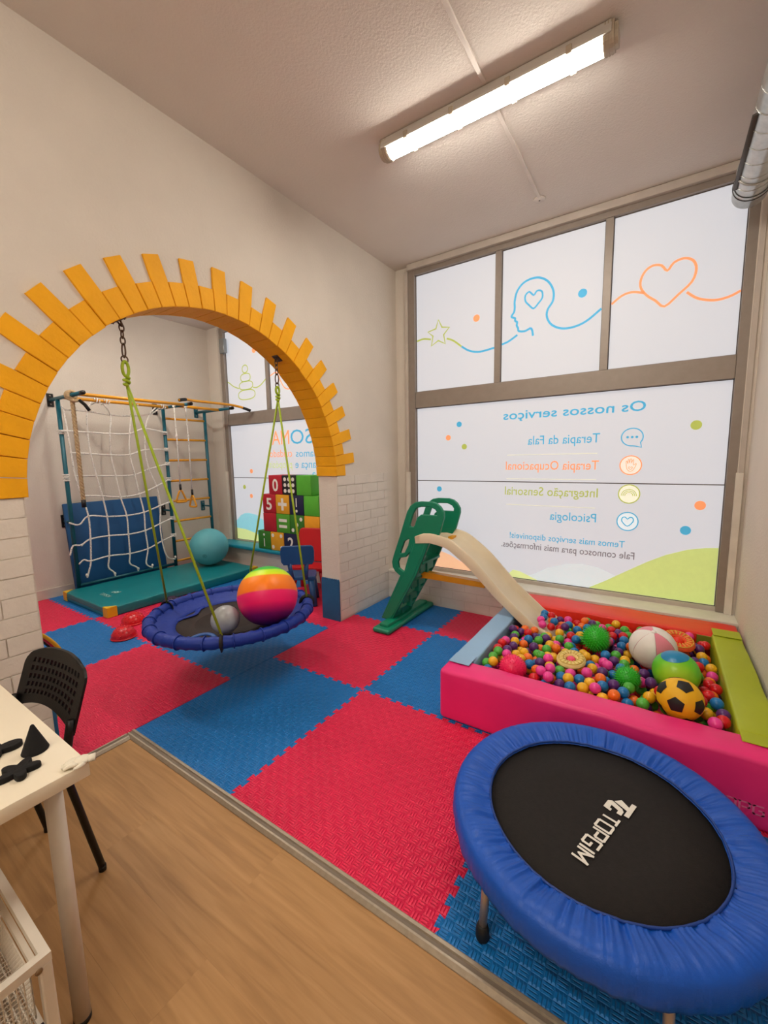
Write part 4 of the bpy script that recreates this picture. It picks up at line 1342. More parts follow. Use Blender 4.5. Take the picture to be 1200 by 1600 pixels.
for x in (-2.50, -2.86):
    MB().tube([(x, 1.09, 2.147), (x, 2.21, 2.147)], .0175, 12).build('overhead_bar', M_YBAR, cf)
MB().tube([(-2.66, 2.21, 2.147), (-2.66, 2.79, 2.147)], .0175, 12).build('overhead_bar', M_YBAR, cf)
pb_ = catmull([(-2.30, 2.02, 2.165), (-2.33, 2.12, 2.185), (-2.36, 2.24, 2.185), (-2.36, 2.5, 2.185), (-2.36, 2.74, 2.185), (-2.31, 2.86, 2.165), (-2.24, 2.97, 2.12)], 4)
pu = MB().tube(pb_, .0155, 12).build('pull_up_bar', M_YBAR, cf)
MB().tube(pb_[:5], .0185, 12).build('grip', M_CAP, pu)
MB().tube(pb_[-4:], .0185, 12).build('grip', M_CAP, pu)
for z in (2.02, 1.753, 1.485, 1.217, .95, .682, .415, .148):
    MB().tube([(XP, 2.21, z), (XP, 2.79, z)], .0145, 10).build('rung', M_YBAR, cf)
MB().tube([(XP, 1.09, .115), (XP, 2.21, .115)], .018, 10).build('bottom_bar', M_TEAL, cf)
MB().tube([(XP, 1.09, .02), (XP, 1.09, .0)], .03, 12).build('post_foot', M_CAP, cf)

NET_ROWS = [[(1.124, 2.035), (1.334, 2.036), (1.563, 2.012), (1.786, 2.019), (2.014, 2.052), (2.153, 2.146)],
 [(1.077, 1.813), (1.316, 1.806), (1.537, 1.8), (1.756, 1.809), (1.94, 1.874), (2.212, 1.834)],
 [(1.14, 1.582), (1.321, 1.571), (1.53, 1.556), (1.734, 1.56), (1.917, 1.618), (2.206, 1.625)],
 [(1.152, 1.334), (1.355, 1.325), (1.557, 1.316), (1.766, 1.318), (1.943, 1.382), (2.203, 1.443)],
 [(1.193, 1.111), (1.395, 1.094), (1.582, 1.066), (1.801, 1.083), (2.018, 1.162), (2.199, 1.245)],
 [(1.05, 0.831), (1.145, 0.797), (1.236, 0.881), (1.422, 0.853), (1.631, 0.838), (1.837, 0.853), (2.045, 0.915), (2.213, 0.961)],
 [(1.024, 0.476), (1.06, 0.575), (1.141, 0.571), (1.23, 0.62), (1.421, 0.628), (1.632, 0.61), (1.833, 0.625), (2.02, 0.683), (2.181, 0.737)],
 [(1.10, .36), (1.15, .40), (1.212, 0.375), (1.401, 0.393), (1.625, 0.375), (1.843, 0.392), (2.025, 0.458), (2.187, 0.506)]]
NET_COLS = [[(1.102, 2.072), (1.118, 1.974), (1.14, 1.582), (1.152, 1.334), (1.193, 1.111), (1.236, 0.881), (1.23, 0.62), (1.212, 0.375), (1.189, 0.287), (1.157, 0.195)],
 [(1.385, 2.14), (1.334, 2.036), (1.316, 1.806), (1.321, 1.571), (1.355, 1.325), (1.395, 1.094), (1.422, 0.853), (1.421, 0.628), (1.401, 0.393), (1.383, 0.264), (1.428, 0.196), (1.442, 0.143)],
 [(1.481, 2.15), (1.563, 2.012), (1.537, 1.8), (1.53, 1.556), (1.557, 1.316), (1.582, 1.066), (1.631, 0.838), (1.632, 0.61), (1.625, 0.375), (1.615, 0.258), (1.687, 0.194), (1.705, 0.141)],
 [(1.787, 2.147), (1.786, 2.019), (1.756, 1.809), (1.734, 1.56), (1.766, 1.318), (1.801, 1.083), (1.837, 0.853), (1.833, 0.625), (1.843, 0.392), (1.804, 0.216), (1.878, 0.144)],
 [(2.118, 2.166), (2.014, 2.052), (1.94, 1.874), (1.917, 1.618), (1.943, 1.382), (2.018, 1.162), (2.045, 0.915), (2.02, 0.683), (2.025, 0.458), (2.074, 0.245), (2.18, 0.187)]]
XN = -2.955
nt_ = thing('climbing_net', 'white knotted rope climbing net tied to the teal wall bars', 'net', (XN, 1.65, .12))
rn = random.Random(4)
def cord(pts, r=.0088, x=XN):
    return MB().tube(catmull([(x + rn.uniform(-.006, .006), a, b) for a, b in pts], 5), r, 7)
for L in NET_ROWS:
    cord(L).build('cross_cord', M_NETC, nt_)
for k, L in enumerate(NET_COLS):
    top = []
    cord(L, x=XN + .009).build('hanging_cord', M_NETC, nt_)
for L in NET_ROWS:
    for a, b in L[(2 if len(L) > 6 else 1):-1]:
        MB().sphere((XN + .005, a, b), .0135, 10, 7, (1, 1, 1.1)).build('knot', M_NETC, nt_)
for k, (a, b) in enumerate([q[-1] for q in NET_COLS]):
    MB().sphere((XN + .009, a, b + .03), .013, 10, 7, (1, 1, 1.5)).build('end_knot', M_NETC, nt_)
for y, zs in ((1.09, (1.80, 1.30)), (2.21, (1.834, 1.625, 1.443, 1.245, .96, .735, .505))):
    for z in zs:
        m = MB()
        for j in range(5 if z == 1.30 else 3):
            m.tube(circle_pts((XP, y, z + (j - 1) * .016), .0275, 14), .0062, 6, True)
        o = m.build('post_lashing', M_NETC, nt_)
        o['kind'] = 'stuff'
for (a, b) in ((1.385, 2.14), (1.481, 2.15), (1.787, 2.147), (2.118, 2.16)):
    m = MB().tube([(-2.86 + .025 * math.cos(q), a + .004 * q - .012, 2.147 + .025 * math.sin(q)) for q in [12.6 * k / 26 for k in range(27)]], .0062, 6)
    m.tube([(-2.86, a, 2.122), (XN + .009, a, b - .03)], .0062, 6)
    m.build('bar_lashing', M_NETC, nt_)
# wrap lashing on the first arm
cp = thing('climbing_rope', 'thick natural rope with black taped end knotted on the left teal arm', 'rope', (-2.66, 1.10, 1.01))
m = MB()
for s in range(3):
    m.tube([(-2.69 + .028 * s + .006 * math.cos(q), 1.09 + .033 * math.cos(q), 2.15 + .036 * math.sin(q)) for q in [2 * math.pi * k / 18 for k in range(18)]], .016, 8, True)
m.tube([(-2.66, 1.06, 2.12), (-2.62, 1.10, 2.09), (-2.60, 1.14, 2.10)], .0165, 8)
m.build('knot', M_HEMP, cp)
MB().tube([(-2.60, 1.135, 2.102), (-2.575, 1.17, 2.06), (-2.555, 1.20, 2.0)], .017, 8).build('taped_tail', M_CAP, cp)
for ph_ in (0, 2.094, 4.189):      # three twisted strands
    st = []
    for k in range(120):
        z = 2.12 - k * (1.04 / 119)
        q = ph_ + k * .52
        st.append((-2.66 + .010 * math.cos(q), 1.098 + .010 * math.sin(q), z))
    MB().tube(st, .0115, 6).build('strand', M_HEMP, cp)
MB().tube([(-2.66, 1.098, 1.09), (-2.66, 1.098, 1.01)], .021, 10).build('taped_end', M_CAP, cp)
# trapeze handles
for y, x, zb, rot, lab in ((2.125, -2.60, 1.06, .25, 'yellow triangular gym handle on a rope, turned towards the room'), (2.275, -2.60, .985, 1.45, 'yellow triangular gym handle on a rope, hanging edge-on beside the post')):
    g = thing('trapeze', lab, 'gym handle', (x, y, zb - .13), 'hanging gym handles')
    m = MB().tube([(x, y, 2.16), (x + .004, y + .003, 1.7), (x, y, zb + .13)], .0075, 7)
    m.build('cord', M_NETC, g)
    MB().sphere((x + .003, y + .003, 1.78), .014, 9, 6, (1, 1, 1.6)).build('knot', M_NETC, g)
    MB().tube(circle_pts((x, y, 2.147), .026, 12, 'y'), .007, 6, True).build('bar_loop', M_NETC, g)
    MB().tube([(x, y, zb + .13), (x, y, zb + .06)], .014, 8).build('sleeve', M_CAP, g)
    c, s = math.cos(rot), math.sin(rot)
    tri = [(0, .06), (.05, -.05), (.06, -.075), (.045, -.09), (-.045, -.09), (-.06, -.075), (-.05, -.05)]
    MB().tube(catmull([(x + s * a, y + c * a, zb + b) for a, b in tri], 3, True), .0115, 8, True).build('grip', M_YBAR, g)

# blue mat leaning on the wall behind the net
M_LMAT = mat('blue_mat_vinyl', '0c5086', .5, noise=(4, .06), bump=(16, .1))
lm = thing('crash_mat', 'dark blue gym mat leaning on the wall behind the net', 'mat', (-3.1, 1.6, .0))
ang = math.atan2(.105, 1.0)
xf = Matrix.Translation((-3.028, 1.595, .012)) @ Matrix.Rotation(-ang, 4, 'Y')
MB().box(-.05, .0, -.52, .52, .0, 1.02, .012, 2, xf=xf).build('padding', M_LMAT, lm)
MB().box(-.027, -.023, -.5205, .5205, .008, 1.012, 0, 1, xf=xf).build('zip_seam', M_CAP, lm)

# teal landing mat with yellow corners
M_TMAT = mat('teal_mat_vinyl', '0d7f86', .42, noise=(3, .05), bump=(12, .12))
M_YV = mat('yellow_vinyl', 'e8b91a', .45, bump=(30, .3))
MX0, MX1, MY0, MY1, MH = -2.965, -1.955, .93, 2.70, .095
gm = thing('gym_mat', 'teal landing mat with yellow corners under the climbing net', 'mat', ((MX0 + MX1) / 2, 1.8, 0))
smooth_by_angle(cushion(MX0, MX1, MY0, MY1, 0.002, MH, .012, .12, .003, 21).build('padding', M_TMAT, gm))
MB().box(MX0 + .05, MX1 - .05, MY0 - .003, MY0 + .01, .045, .049).build('zip_seam', mat('zip_grey', '55605f', .5), gm)
for cx_, cy_, sx, sy in ((MX0, MY0, 1, 1), (MX1, MY0, -1, 1), (MX1, MY1, -1, -1), (MX0, MY1, 1, -1)):
    w_ = .085
    a, b = sorted((cx_ - sx * .004, cx_ + sx * w_)); c, d = sorted((cy_ - sy * .004, cy_ + sy * w_))
    m = MB()
    m.prism([(cx_ + sx * p, cy_ + sy * q) for p, q in ((-.004, -.004), (w_, -.004), (w_ * .96, .012), (.03, .055), (.012, w_ * .96), (-.004, w_))], lambda u, v, dd: (u, v, dd), 0.003, MH + .004)
    m.build('corner_patch', M_YV, gm)
block_word('TOPGIM', lambda a, b, d: (-2.52 + a, 1.085 + b, MH + .0034 + d * .0006), .05, .20).build('lettering', mat('mat_print', '9fd0c8', .5), gm)
lgm = MB()
for L in (LG1, LG2):
    lgm.prism([(b * 1.0, -a) for a, b in L][::-1], lambda u, v, d: (-2.44 + u * 1.0, 1.185 + v * .8, MH + .0034 + d * .0006), 0, 1)
lgm.build('logo', mat('mat_print', '9fd0c8', .5), gm)

# teal gym ball standing on the mat
gbr = .243
g = thing('gym_ball', 'big pale teal exercise ball standing on the teal mat', 'ball', (-2.60, 2.455, MH + .003))
gcx = Vector((-2.60, 2.455, MH + .003 + gbr))
MB().sphere(gcx, gbr, 48, 30).build('body', mat('teal_ball', '5fb2bd', .55, noise=(3, .05), bump=(130, .1)), g)
vd = Vector((.62, -.70, -.30)).normalized()
rt_ = Vector((0, 0, 1)).rotation_difference(vd).to_matrix()
MB().tube([gcx + vd * (gbr - .001) + rt_ @ Vector((.022 * math.cos(q), .022 * math.sin(q), 0)) for q in [2 * math.pi * k / 20 for k in range(20)]], .004, 6, True).build('valve_ring', mat('teal_ball_dark', '3a8890', .5), g)
MB().lathe(gcx + vd * (gbr - .002), [(.001, .005), (.008, .004), (.009, 0)], 12, mtx=rt_).build('valve', mat('teal_ball_dark', '3a8890', .5), g)

# padded window seat and number cubes
MB().box(XFAR, XT, YF - .014, YG + .02, ZSILL - .022, ZSILL - .018).build('sill', M_SILL, wall_front)
bench = thing('window_cushion', 'long teal padded cushion on the window ledge of the climbing room', 'cushion', (-1.9, 2.88, ZSILL - .018))
smooth_by_angle(cushion(-2.92, -.44, 2.742, 3.0, ZSILL - .018, .326, .014, .15, .002, 31).build('padding', mat('teal_cushion', '1789a0', .45, bump=(14, .1)), bench))
CA = .238
CUBE_M = {k: mat('cube_' + k, c, .6, noise=(10, .05)) for k, c in dict(red='b5142a', yellow='e0a11b', green='4d9c26', navy='0e1440', black='131318', lime='54b02e', amber='f0a51e', dgreen='33781f').items()}
M_CW = mat('cube_white', 'eae6dc', .6)
def cube(x, row, body, kind, label, front=None, dy=0., rz=0.):
    z = .328 + row * CA
    y0 = 2.768 + dy
    t = thing('number_cube', label, 'foam cube', (x + CA / 2, y0 + CA / 2, z), 'foam number cubes on the window cushion')
    smooth_by_angle(MB().box(x + .0012, x + CA - .0012, y0, y0 + CA, z + .0008, z + CA - .0008, .008, 2).build('block', CUBE_M[body], t))
    cx, cz = x + CA / 2, z + CA / 2
    yy = y0 - .0008
    put = lambda m: m.build('print', M_CW, t)
    rect = lambda a, b, c, d: MB().box(cx + a, cx + b, yy, yy + .0012, cz + c, cz + d)
    dot = lambda a, b, r=.021: MB().prism([(cx + a + r * math.cos(q), cz + b + r * math.sin(q)) for q in [2 * math.pi * k / 16 for k in range(16)]], lambda u, v, d: (u, yy + d, v), 0, .0012)
    if kind and kind[0] == 't':
        put(text_mb(kind[1:], lambda a, b, d: (cx - .05 + a, yy + d, cz - .075 + b), width=.10, height=.15, extrude=.0012, bold=.02))
    elif kind == '9':
        for a in (-.068, 0, .068):
            for b in (-.07, 0, .07): put(dot(a, b, .024))
    elif kind == '4':
        for a in (-.075, .075):
            for b in (-.075, .075): put(dot(a, b, .024))
    elif kind == '3':
        for a in (-.07, 0, .07): put(dot(a, a, .024))
    elif kind == '+':
        m = rect(-.075, .075, -.02, .02); put(m); put(rect(-.02, .02, .02, .075)); put(rect(-.02, .02, -.075, -.02))
    elif kind == '=':
        put(rect(-.07, .07, .02, .055)); put(rect(-.07, .07, -.055, -.02))
    elif kind == '!':
        put(rect(-.008, .008, -.02, .085)); put(dot(0, -.07, .017))
    elif kind == 'i':
        put(rect(-.008, .008, -.085, .02)); put(dot(0, .07, .017))
    return t
cube(-1.99, 0, 'dgreen', 'i', 'green foam cube with an upside-down mark, leftmost in the bottom row')
cube(-1.75, 0, 'yellow', '4', 'yellow foam cube with four white corner dots in the bottom row')
cube(-1.51, 0, 'navy', 't2', 'navy foam cube with a white 2 in the bottom row')
cube(-1.87, 1, 'red', '', 'plain red foam cube under the red cube with a 5')
cube(-1.63, 1, 'green', '=', 'green foam cube with a white equals sign')
cube(-1.39, 1, 'dgreen', '3', 'green foam cube with three white dots in a diagonal')
cube(-1.15, 1, 'amber', '', 'plain amber foam cube at the right end of the second row')
cube(-1.865, 2, 'red', 't5', 'red foam cube with a white 5')
cube(-1.625, 2, 'yellow', '+', 'yellow foam cube with a white plus sign')
cube(-1.385, 2, 'navy', '!', 'navy foam cube with a thin white mark beside the plus cube')
cube(-1.145, 2, 'lime', '', 'plain lime green foam cube at the right end of the third row')
cube(-1.735, 3, 'red', 't0', 'red foam cube with a white 0 on top of the stack')
cube(-1.495, 3, 'black', '9', 'black foam cube with nine white dots on top of the stack')
cube(-1.255, 3, 'lime', '', 'plain lime green foam cube in the top row of the stack')

# children's chairs
def kids_chair(label, pos, fdir, body, H_=.62, solid=False, w=.36, sd=.30):
    f = Vector((fdir[0], fdir[1], 0)).normalized(); r = Vector((f.y, -f.x, 0))
    t = thing('kids_chair', label, 'chair', (pos[0], pos[1], 0), "children's chairs in the climbing room")
    m = mat('chair_plastic_' + body, body, .4, noise=(4, .04))
    M4 = Matrix(((r.x, f.x, 0, pos[0]), (r.y, f.y, 0, pos[1]), (0, 0, 1, 0), (0, 0, 0, 1)))
    def wb(x, y, z): return M4 @ Vector((x, y, z))
    hw = w / 2
    # backrest plate, rounded top corners
    bz0, bz1 = (.44, H_) if not solid else (.32, H_)
    out = [(-hw * .86, bz0), (hw * .86, bz0), (hw * .98, bz0 + .03), (hw, bz1 - .05), (hw * .95, bz1 - .012), (hw * .85, bz1), (-hw * .85, bz1), (-hw * .95, bz1 - .012), (-hw, bz1 - .05), (-hw * .98, bz0 + .03)]
    cpz = curve_plate([out], .010, .007, lambda a, b, d: wb(a, d - .03 - (b - .3) * .10, b))
    smooth_by_angle(cpz.build('backrest', m, t), 40)
    if not solid:
        for sx in (-1, 1):
            q = MB()
            q.tube([wb(sx * .065, -.012, .28), wb(sx * .085, -.044, .45)], .03, 8, flat=(1, .45))
            q.build('back_slat', m, t)
    seat = curve_plate([[(-hw, -.02), (hw, -.02), (hw * 1.02, .1), (hw * .96, sd - .03), (hw * .8, sd), (-hw * .8, sd), (-hw * .96, sd - .03), (-hw * 1.02, .1)]], .012, .006, lambda a, b, d: wb(a, b, .285 + d))
    smooth_by_angle(seat.build('seat', m, t), 40)
    for sx in (-1, 1):
        for (y0, y1) in ((.02, -.05), (sd - .05, sd - .01)):
            MB().tube([wb(sx * hw * .72, y0, .28), wb(sx * hw * .95, y1, .0)], [.036, .028], 12).build('leg', m, t)
    return t
kids_chair("small blue child's chair with its back to the arch opening", (-.625, 2.135), (-.62, .78), '1d4f86', .62, False, .315, .24)
kids_chair("small red child's chair behind the blue one near the window cushion", (-.86, 2.63), (.30, -.95), 'c8141c', .68, True, .42, .22)

# domes on the foam floor
def dome(label, x, y, r, h, col):
    m = mat('dome_' + col, col, .3, noise=(4, .04), spec=.5)
    t = thing('balance_dome', label, 'balance dome', (x, y, 0), 'balance domes on the foam floor')
    prof = [(r, 0.001), (r, .008)] + [(r * .985 * math.cos(a), .008 + (h - .008) * math.sin(a)) for a in [math.pi / 2 * k / 10 for k in range(11)]]
    MB().lathe((x, y, 0), prof[:-1] + [(.0008, h)], 36).build('shell', m, t)
    MB().tube(circle_pts((x, y, .008), r * 1.0, 36), .004, 6, True).build('rim', m, t)
    nb = MB()
    for k in range(14):
        for j in (1, 2, 3):
            a = 2 * math.pi * (k + .5 * j) / 14; e = j * .36
            nb.sphere((x + r * .985 * math.cos(e) * math.cos(a), y + r * .985 * math.cos(e) * math.sin(a), .008 + (h - .008) * math.sin(e)), .0045, 6, 4)
    q = nb.build('studs', m, t); q['kind'] = 'stuff'
dome('red balance dome nearer the swing of the two red ones', -1.36, .80, .095, .10, 'd01325')
dome('red balance dome nearer the yellow mat corner', -1.63, 1.005, .098, .10, 'd8131f')
dome('dark purple balance dome beside the teal mat', -1.76, 1.44, .10, .10, '33203f')

# hoops leaning behind the left pier
for k, (R, x, col, lab) in enumerate(((.352, -.238, 'e0a81c', 'yellow hoop leaning behind the left pier, nearest the wall'), (.346, -.258, 'c41c3c', 'red hoop leaning behind the left pier, between two others'), (.340, -.278, '181416', 'black hoop leaning behind the left pier, farthest from the wall'))):
    m = mat('hoop_' + col, col, .35)
    t = thing('hoop', lab, 'hoop', (x, -.31, 0), 'hoops behind the left pier')
    MB().tube([(x - .0, -.31 + R * math.cos(q), .010 + R + R * math.sin(q)) for q in [2 * math.pi * j / 72 for j in range(72)]], .0095, 10, True).build('tube', m, t)
    MB().tube([(x, -.31 + R * math.cos(q), .010 + R + R * math.sin(q)) for q in [.1 + .02 * j for j in range(6)]], .0102, 10).build('joint', mat('hoop_joint', 'd8cfc0', .4), t)

# foam tiles stuck on the jambs of the arch
def jamb_pad(label, y0, y1):
    n = 9; P = []
    L = -XT - .006
    for k in range(n):
        a = L * k / n
        P += [(a, .372), (a + L * .18 / n, .386), (a + L * .72 / n, .386), (a + L * .9 / n, .372)]
    P = [(0, .001)] + P + [(L, .372), (L, .001)]
    o = MB().prism([(XT + .003 + a, b) for a, b in P], lambda u, v, d: (u, d, v), y0, y1).build('jamb_pad', mat('foam_blue_plain', '1f5c88', .75, bump=(120, .25)))
    tag(o, label, 'foam tile', 'foam tiles on the arch jambs')
jamb_pad('blue foam tile stuck on the right jamb of the arch', JR - .0165, JR - .001)
jamb_pad('blue foam tile stuck on the left jamb of the arch', JL + .001, JL + .0165)

# ------------------------------------------------------------------ table, chair, drawer unit
M_TABLE = mat('white_laminate', 'e8dcc4', .4, noise=(4, .02), spec=.4)
M_TEDGE = mat('table_edge', 'd8cbb6', .5)
M_TLEG = mat('table_leg_paint', 'cfc4b4', .5, .05)
tb = thing('table', 'white laminate table with round legs in the left corner', 'table', (.73, -.69, ZW))
smooth_by_angle(MB().box(.24, 1.222, -.99, -.392, .704, .738, .0015, 2).build('tabletop', M_TABLE, tb))
for x, y in ((1.135, -.445), (.32, -.445), (1.135, -.94), (.32, -.94)):
    lg = MB().tube([(x, y, .704), (x, y, ZW + .012)], .0195, 24).build('leg', M_TLEG, tb)
    MB().tube([(x, y, ZW + .014), (x, y, ZW)], .0202, 24).build('foot', M_CAP, lg)
    MB().box(x - .05, x + .05, y - .05, y + .05, .698, .705, .002, 1).build('mounting_plate', M_TLEG, lg)

M_BPL = mat('black_plastic', '070606', .45, noise=(10, .1), spec=.4)
M_BST = mat('black_steel', '0c0b0b', .45, .2)
RL, RRt = Vector((.35, -.272, 0)), Vector((.722, -.226, 0))
rx = (RRt - RL).normalized(); fx = Vector((rx.y, -rx.x, 0))          # facing the table
mid = (RL + RRt) / 2
ch = thing('chair', 'black chair with perforated plastic back tucked under the white table', 'chair', (mid.x, mid.y, ZW))
def cl(x, y, z): return mid + rx * x + fx * y + Vector((0, 0, z))
W2 = (RRt - RL).length / 2
for s in (-1, 1):
    MB().tube(catmull([cl(s * W2, 0, ZW + .012), cl(s * W2, .045, .25), cl(s * W2, .075, .44), cl(s * (W2 - .002), .058, .53), cl(s * (W2 - .004), .045, .585)], 5), .0115, 10).build('rear_leg', M_BST, ch)
    MB().tube(catmull([cl(s * W2, .44, ZW + .012), cl(s * W2, .40, .30), cl(s * W2, .375, .425), cl(s * W2, .34, .437), cl(s * W2, .08, .435)], 4), .0115, 10).build('front_leg', M_BST, ch)
    for y in (0, .44):
        MB().tube([cl(s * W2, y, ZW), cl(s * W2, y, ZW + .02)], .0125, 10).build('foot_cap', M_BPL, ch)
MB().tube([cl(-W2, .09, .43), cl(W2, .09, .43)], .01, 8).build('crossbar', M_BST, ch)
MB().tube([cl(-W2, .36, .43), cl(W2, .36, .43)], .01, 8).build('crossbar', M_BST, ch)
def perforated(nx, ny, fn, th, hole_u=.55, hole_v=.62, mu=.10, mv=.16):
    us = [0]; hu = []
    cw = (1 - 2 * mu) / nx
    for i in range(nx):
        a = mu + cw * (i + .5 - hole_u / 2); us += [a, a + cw * hole_u]
    us += [1]
    vs_ = [0]
    cv = (1 - 2 * mv) / ny
    for j in range(ny):
        a = mv + cv * (j + .5 - hole_v / 2); vs_ += [a, a + cv * hole_v]
    vs_ += [1 - mv * .55, 1 - mv * .3, 1 - mv * .12, 1]
    NU, NV_ = len(us), len(vs_)
    V = []; F = []
    for d in (0, 1):
        for v in vs_:
            for u in us: V.append(fn(u, v, d * th))
    idx = lambda i, j, d: d * NU * NV_ + j * NU + i
    solid = lambda i, j: 0 <= i < NU - 1 and 0 <= j < NV_ - 1 and not (i % 2 == 1 and j % 2 == 1 and j < 2 * ny)
    for i in range(NU - 1):
        for j in range(NV_ - 1):
            if not solid(i, j): continue
            F.append((idx(i, j, 0), idx(i + 1, j, 0), idx(i + 1, j + 1, 0), idx(i, j + 1, 0)))
            F.append((idx(i, j, 1), idx(i, j + 1, 1), idx(i + 1, j + 1, 1), idx(i + 1, j, 1)))
            for (a, b, ni, nj) in (((i, j), (i + 1, j), i, j - 1), ((i + 1, j), (i + 1, j + 1), i + 1, j), ((i + 1, j + 1), (i, j + 1), i, j + 1), ((i, j + 1), (i, j), i - 1, j)):
                if not solid(ni, nj):
                    F.append((idx(*a, 0), idx(*b, 0), idx(*b, 1), idx(*a, 1)))
    return MB().add(V, F)
def back_fn(u, v, d):
    zz = .548 + v * .222
    x = (u - .5) * 2
    cor = max(0, (v - .70) / .30)
    wid = W2 + .012 - .075 * (1 - math.sqrt(max(0, 1 - cor ** 2)))
    arch_ = .05 * (1 - x * x) * (1 - v) ** 2
    sag = .003 * (1 - abs(x) ** 2.5) * v
    y = .05 - .075 * v - .018 * (1 - x * x)
    return cl(x * wid, y - d, zz + arch_ + sag - .012 * (abs(x) ** 6) * cor)
perforated(13, 5, back_fn, .009).build('backrest', M_BPL, ch)
for s in (-1, 1):
    MB().tube([cl(s * (W2 + .002), .068, .48), cl(s * (W2 + .001), .05, .56), cl(s * (W2 - .002), .042, .60)], .0125, 10).build('back_socket', M_BPL, ch)
def seat_fn(u, v, d):
    x = (u - .5) * 2
    return cl(x * (W2 + .012), .06 + v * .36, .452 - .014 * (1 - x * x) - d + .006 * v)
perforated(11, 9, seat_fn, .008).build('seat', M_BPL, ch)

# wire mesh drawer unit under the table
M_WIRE = mat('white_wire', 'd9cfbf', .45, .1)
dx0, dx1, dy0, dy1, dzt = .93, 1.326, -.97, -.545, .447
du = thing('drawer_unit', 'white wire mesh drawer unit standing under the white table', 'drawer unit', ((dx0 + dx1) / 2, (dy0 + dy1) / 2, ZW))
for x in (dx0, dx1):
    for y in (dy0, dy1):
        MB().box(x - .011, x + .011, y - .011, y + .011, ZW, dzt - .015, .003, 1).build('post', M_WIRE, du)
def rim(z, h=.02, inset=0., t=.02):
    m = MB()
    a, b, c, d = dx0 + inset, dx1 - inset, dy0 + inset, dy1 - inset
    m.box(a, b, c, c + t, z - h, z); m.box(a, b, d - t, d, z - h, z)
    m.box(a, a + t, c + t, d - t, z - h, z); m.box(b - t, b, c + t, d - t, z - h, z)
    return m
o = rim(dzt + .004, .019, -.011, .017).build('top_frame', M_WIRE, du)
MB().lathe((dx1 + .011, dy1 - .012, dzt - .02), [(.007, 0), (.006, .002), (.001, .003)], 10, mtx=Matrix.Rotation(math.radians(90), 3, 'Y')).build('rivet', mat('rivet_brown', '7a5c3c', .5), du)
def wire_panel(m, fn, w, h, s=.011, r=.0013):
    n = int(w / s)
    for k in range(n + 1):
        a = w * k / n
        m.tube([fn(a, 0), fn(a, h)], r, 4, smooth=False, caps=False)
    n = int(h / s)
    for k in range(n + 1):
        b = h * k / n
        m.tube([fn(0, b), fn(w, b)], r, 4, smooth=False, caps=False)
M_DARKGAP = mat('drawer_gap_shade', '191b2a', .6)
for k, (zt, zb) in enumerate(((dzt - .018, dzt - .15), (dzt - .185, dzt - .31), (dzt - .345, dzt - .44))):
    dr_ = rim(zt, .016, .007, .010).build('drawer', M_WIRE, du)
    m = MB(); i = .02
    a, b, c, d = dx0 + i, dx1 - i, dy0 + i, dy1 - i
    wire_panel(m, lambda u, v: (b, c + u, zb + v), d - c, zt - zb - .016)
    wire_panel(m, lambda u, v: (a, c + u, zb + v), d - c, zt - zb - .016)
    wire_panel(m, lambda u, v: (a + u, d, zb + v), b - a, zt - zb - .016)
    wire_panel(m, lambda u, v: (a + u, c, zb + v), b - a, zt - zb - .016)
    wire_panel(m, lambda u, v: (a + u, c + v, zb), b - a, d - c)
    w_ = m.build('wire_mesh', M_WIRE, dr_); w_['kind'] = 'stuff'
    if k < 2:
        MB().box(dx1 - .012, dx1 - .002, dy0 + .012, dy1 - .012, zb - .033, zb - .012).build('gap_shade', M_DARKGAP, du)  # solid dark strip standing in for the shade between drawers
    MB().box(a + .03, b - .05, c + .03, d - .05, zb + .004, zb + .03, .01, 2).build('drawer_liner', mat('liner_beige', 'b9a98c', .8, noise=(12, .2)), dr_)

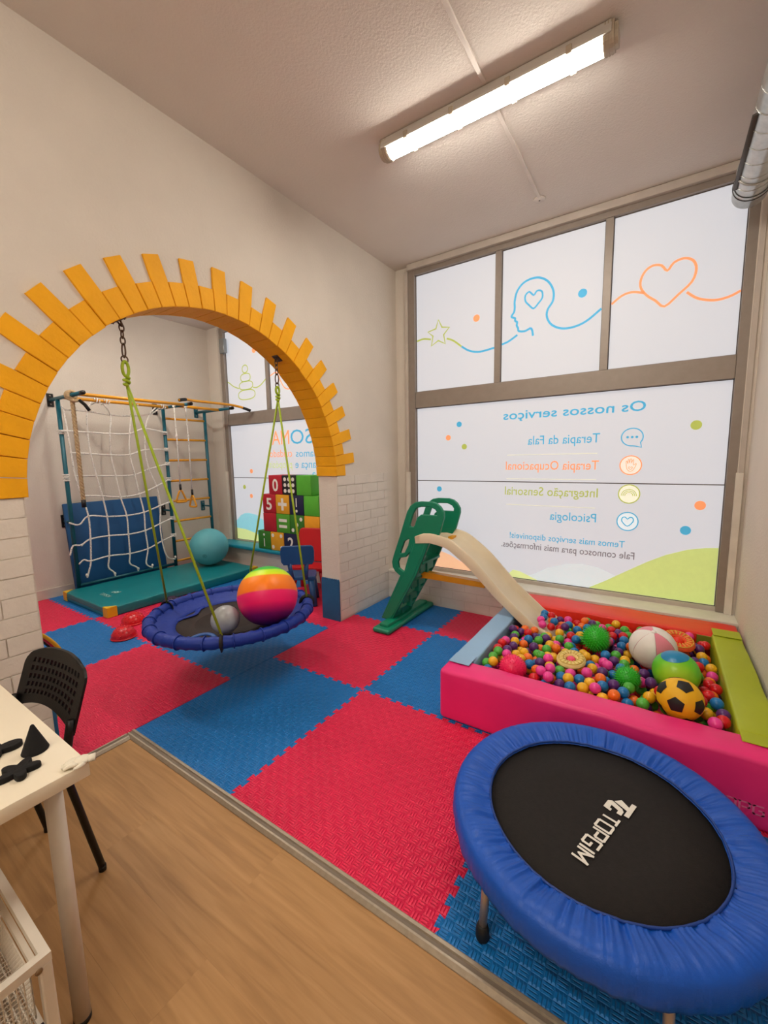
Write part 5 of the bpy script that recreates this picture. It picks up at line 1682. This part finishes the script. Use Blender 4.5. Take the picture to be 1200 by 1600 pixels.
# objects on the table
TT = .738
M_FELT = mat('black_clay', '090707', .9, noise=(30, .3), bump=(80, .3))
cn = MB().lathe((1.057, -.448, TT), [(.0275, 0.0), (.0285, .002), (.027, .006), (.004, .069), (.002, .071), (.0005, .0715)], 40)
tag(cn.build('toy_cone', M_FELT), 'small black cone standing on the white table', 'cone')
def lobed(label, name, c, lobes, h, m, cat):
    P = []
    b = Vector((c[0], c[1], 0))
    cp_ = curve_plate([lobes], h / 2 - .002, .002, lambda u, v, d: (c[0] + u, c[1] + v, TT + h / 2 + d))
    o = smooth_by_angle(cp_.build(name, m), 50)
    return tag(o, label, cat)
star_ = []
for k in range(60):
    a = 2 * math.pi * k / 60
    r = .025 + .0095 * math.cos(5 * a + .6)
    star_.append((r * math.cos(a) * 1.05, r * math.sin(a) * 1.15))
lobed('black star shaped piece lying on the white table', 'star_piece', (1.122, -.498), star_, .014, M_FELT, 'shape')
leaf = []
for k in range(60):
    a = 2 * math.pi * k / 60
    r = .030 + .016 * math.cos(3 * a + 2.2)
    leaf.append((r * math.cos(a), r * math.sin(a)))
lobed('black three-lobed piece at the edge of the white table', 'lobed_piece', (.988, -.503), leaf, .014, M_FELT, 'shape')
# white plaster hand lying on the corner: palm and five fingers, one surface outline
hb_, ha = Vector((1.212, -.402, TT)), math.atan2(-.042, -.02)
M_PLAS = mat('white_plaster', 'e5ddca', .7, bump=(60, .2))
fd = Vector((math.cos(ha), math.sin(ha), 0)); sd = Vector((-fd.y, fd.x, 0))
hd = bmesh.new()
def blob(pts, rr):
    q = MB().tube(catmull(pts, 3), [rr[min(len(rr) - 1, int(i / 3))] for i in range((len(pts) - 1) * 3 + 1)], 10, flat=(.75, 1))
    return q
hm = MB()
hm.sphere(hb_ + Vector((0, 0, .0085)), .017, 20, 12, (1, 1, .5))
pc = hb_ + Vector((0, 0, .007))
for off, ln in ((-.0115, .024), (-.004, .030), (.004, .031), (.0115, .026)):
    b0 = pc + fd * .008 + sd * off
    hm.tube([b0, b0 + fd * (ln * .55) + Vector((0, 0, .002)), b0 + fd * ln - Vector((0, 0, .001))], [.0052, .0048, .0034], 10)
    hm.sphere(b0 + fd * ln - Vector((0, 0, .001)), .0036, 10, 6)
b0 = pc - fd * .004 + sd * .012
hm.tube([b0, b0 + sd * .009 + fd * .006, b0 + sd * .013 + fd * .016], [.0055, .005, .0038], 10)
hm.sphere(b0 + sd * .013 + fd * .016, .004, 10, 6)
hm.tube([pc - fd * .008, pc - fd * .026], [.011, .012], 12, flat=(.65, 1))
ho_ = hm.build('hand_figure', M_PLAS)
tag(ho_, 'small white plaster hand lying on the corner of the white table', 'figurine')
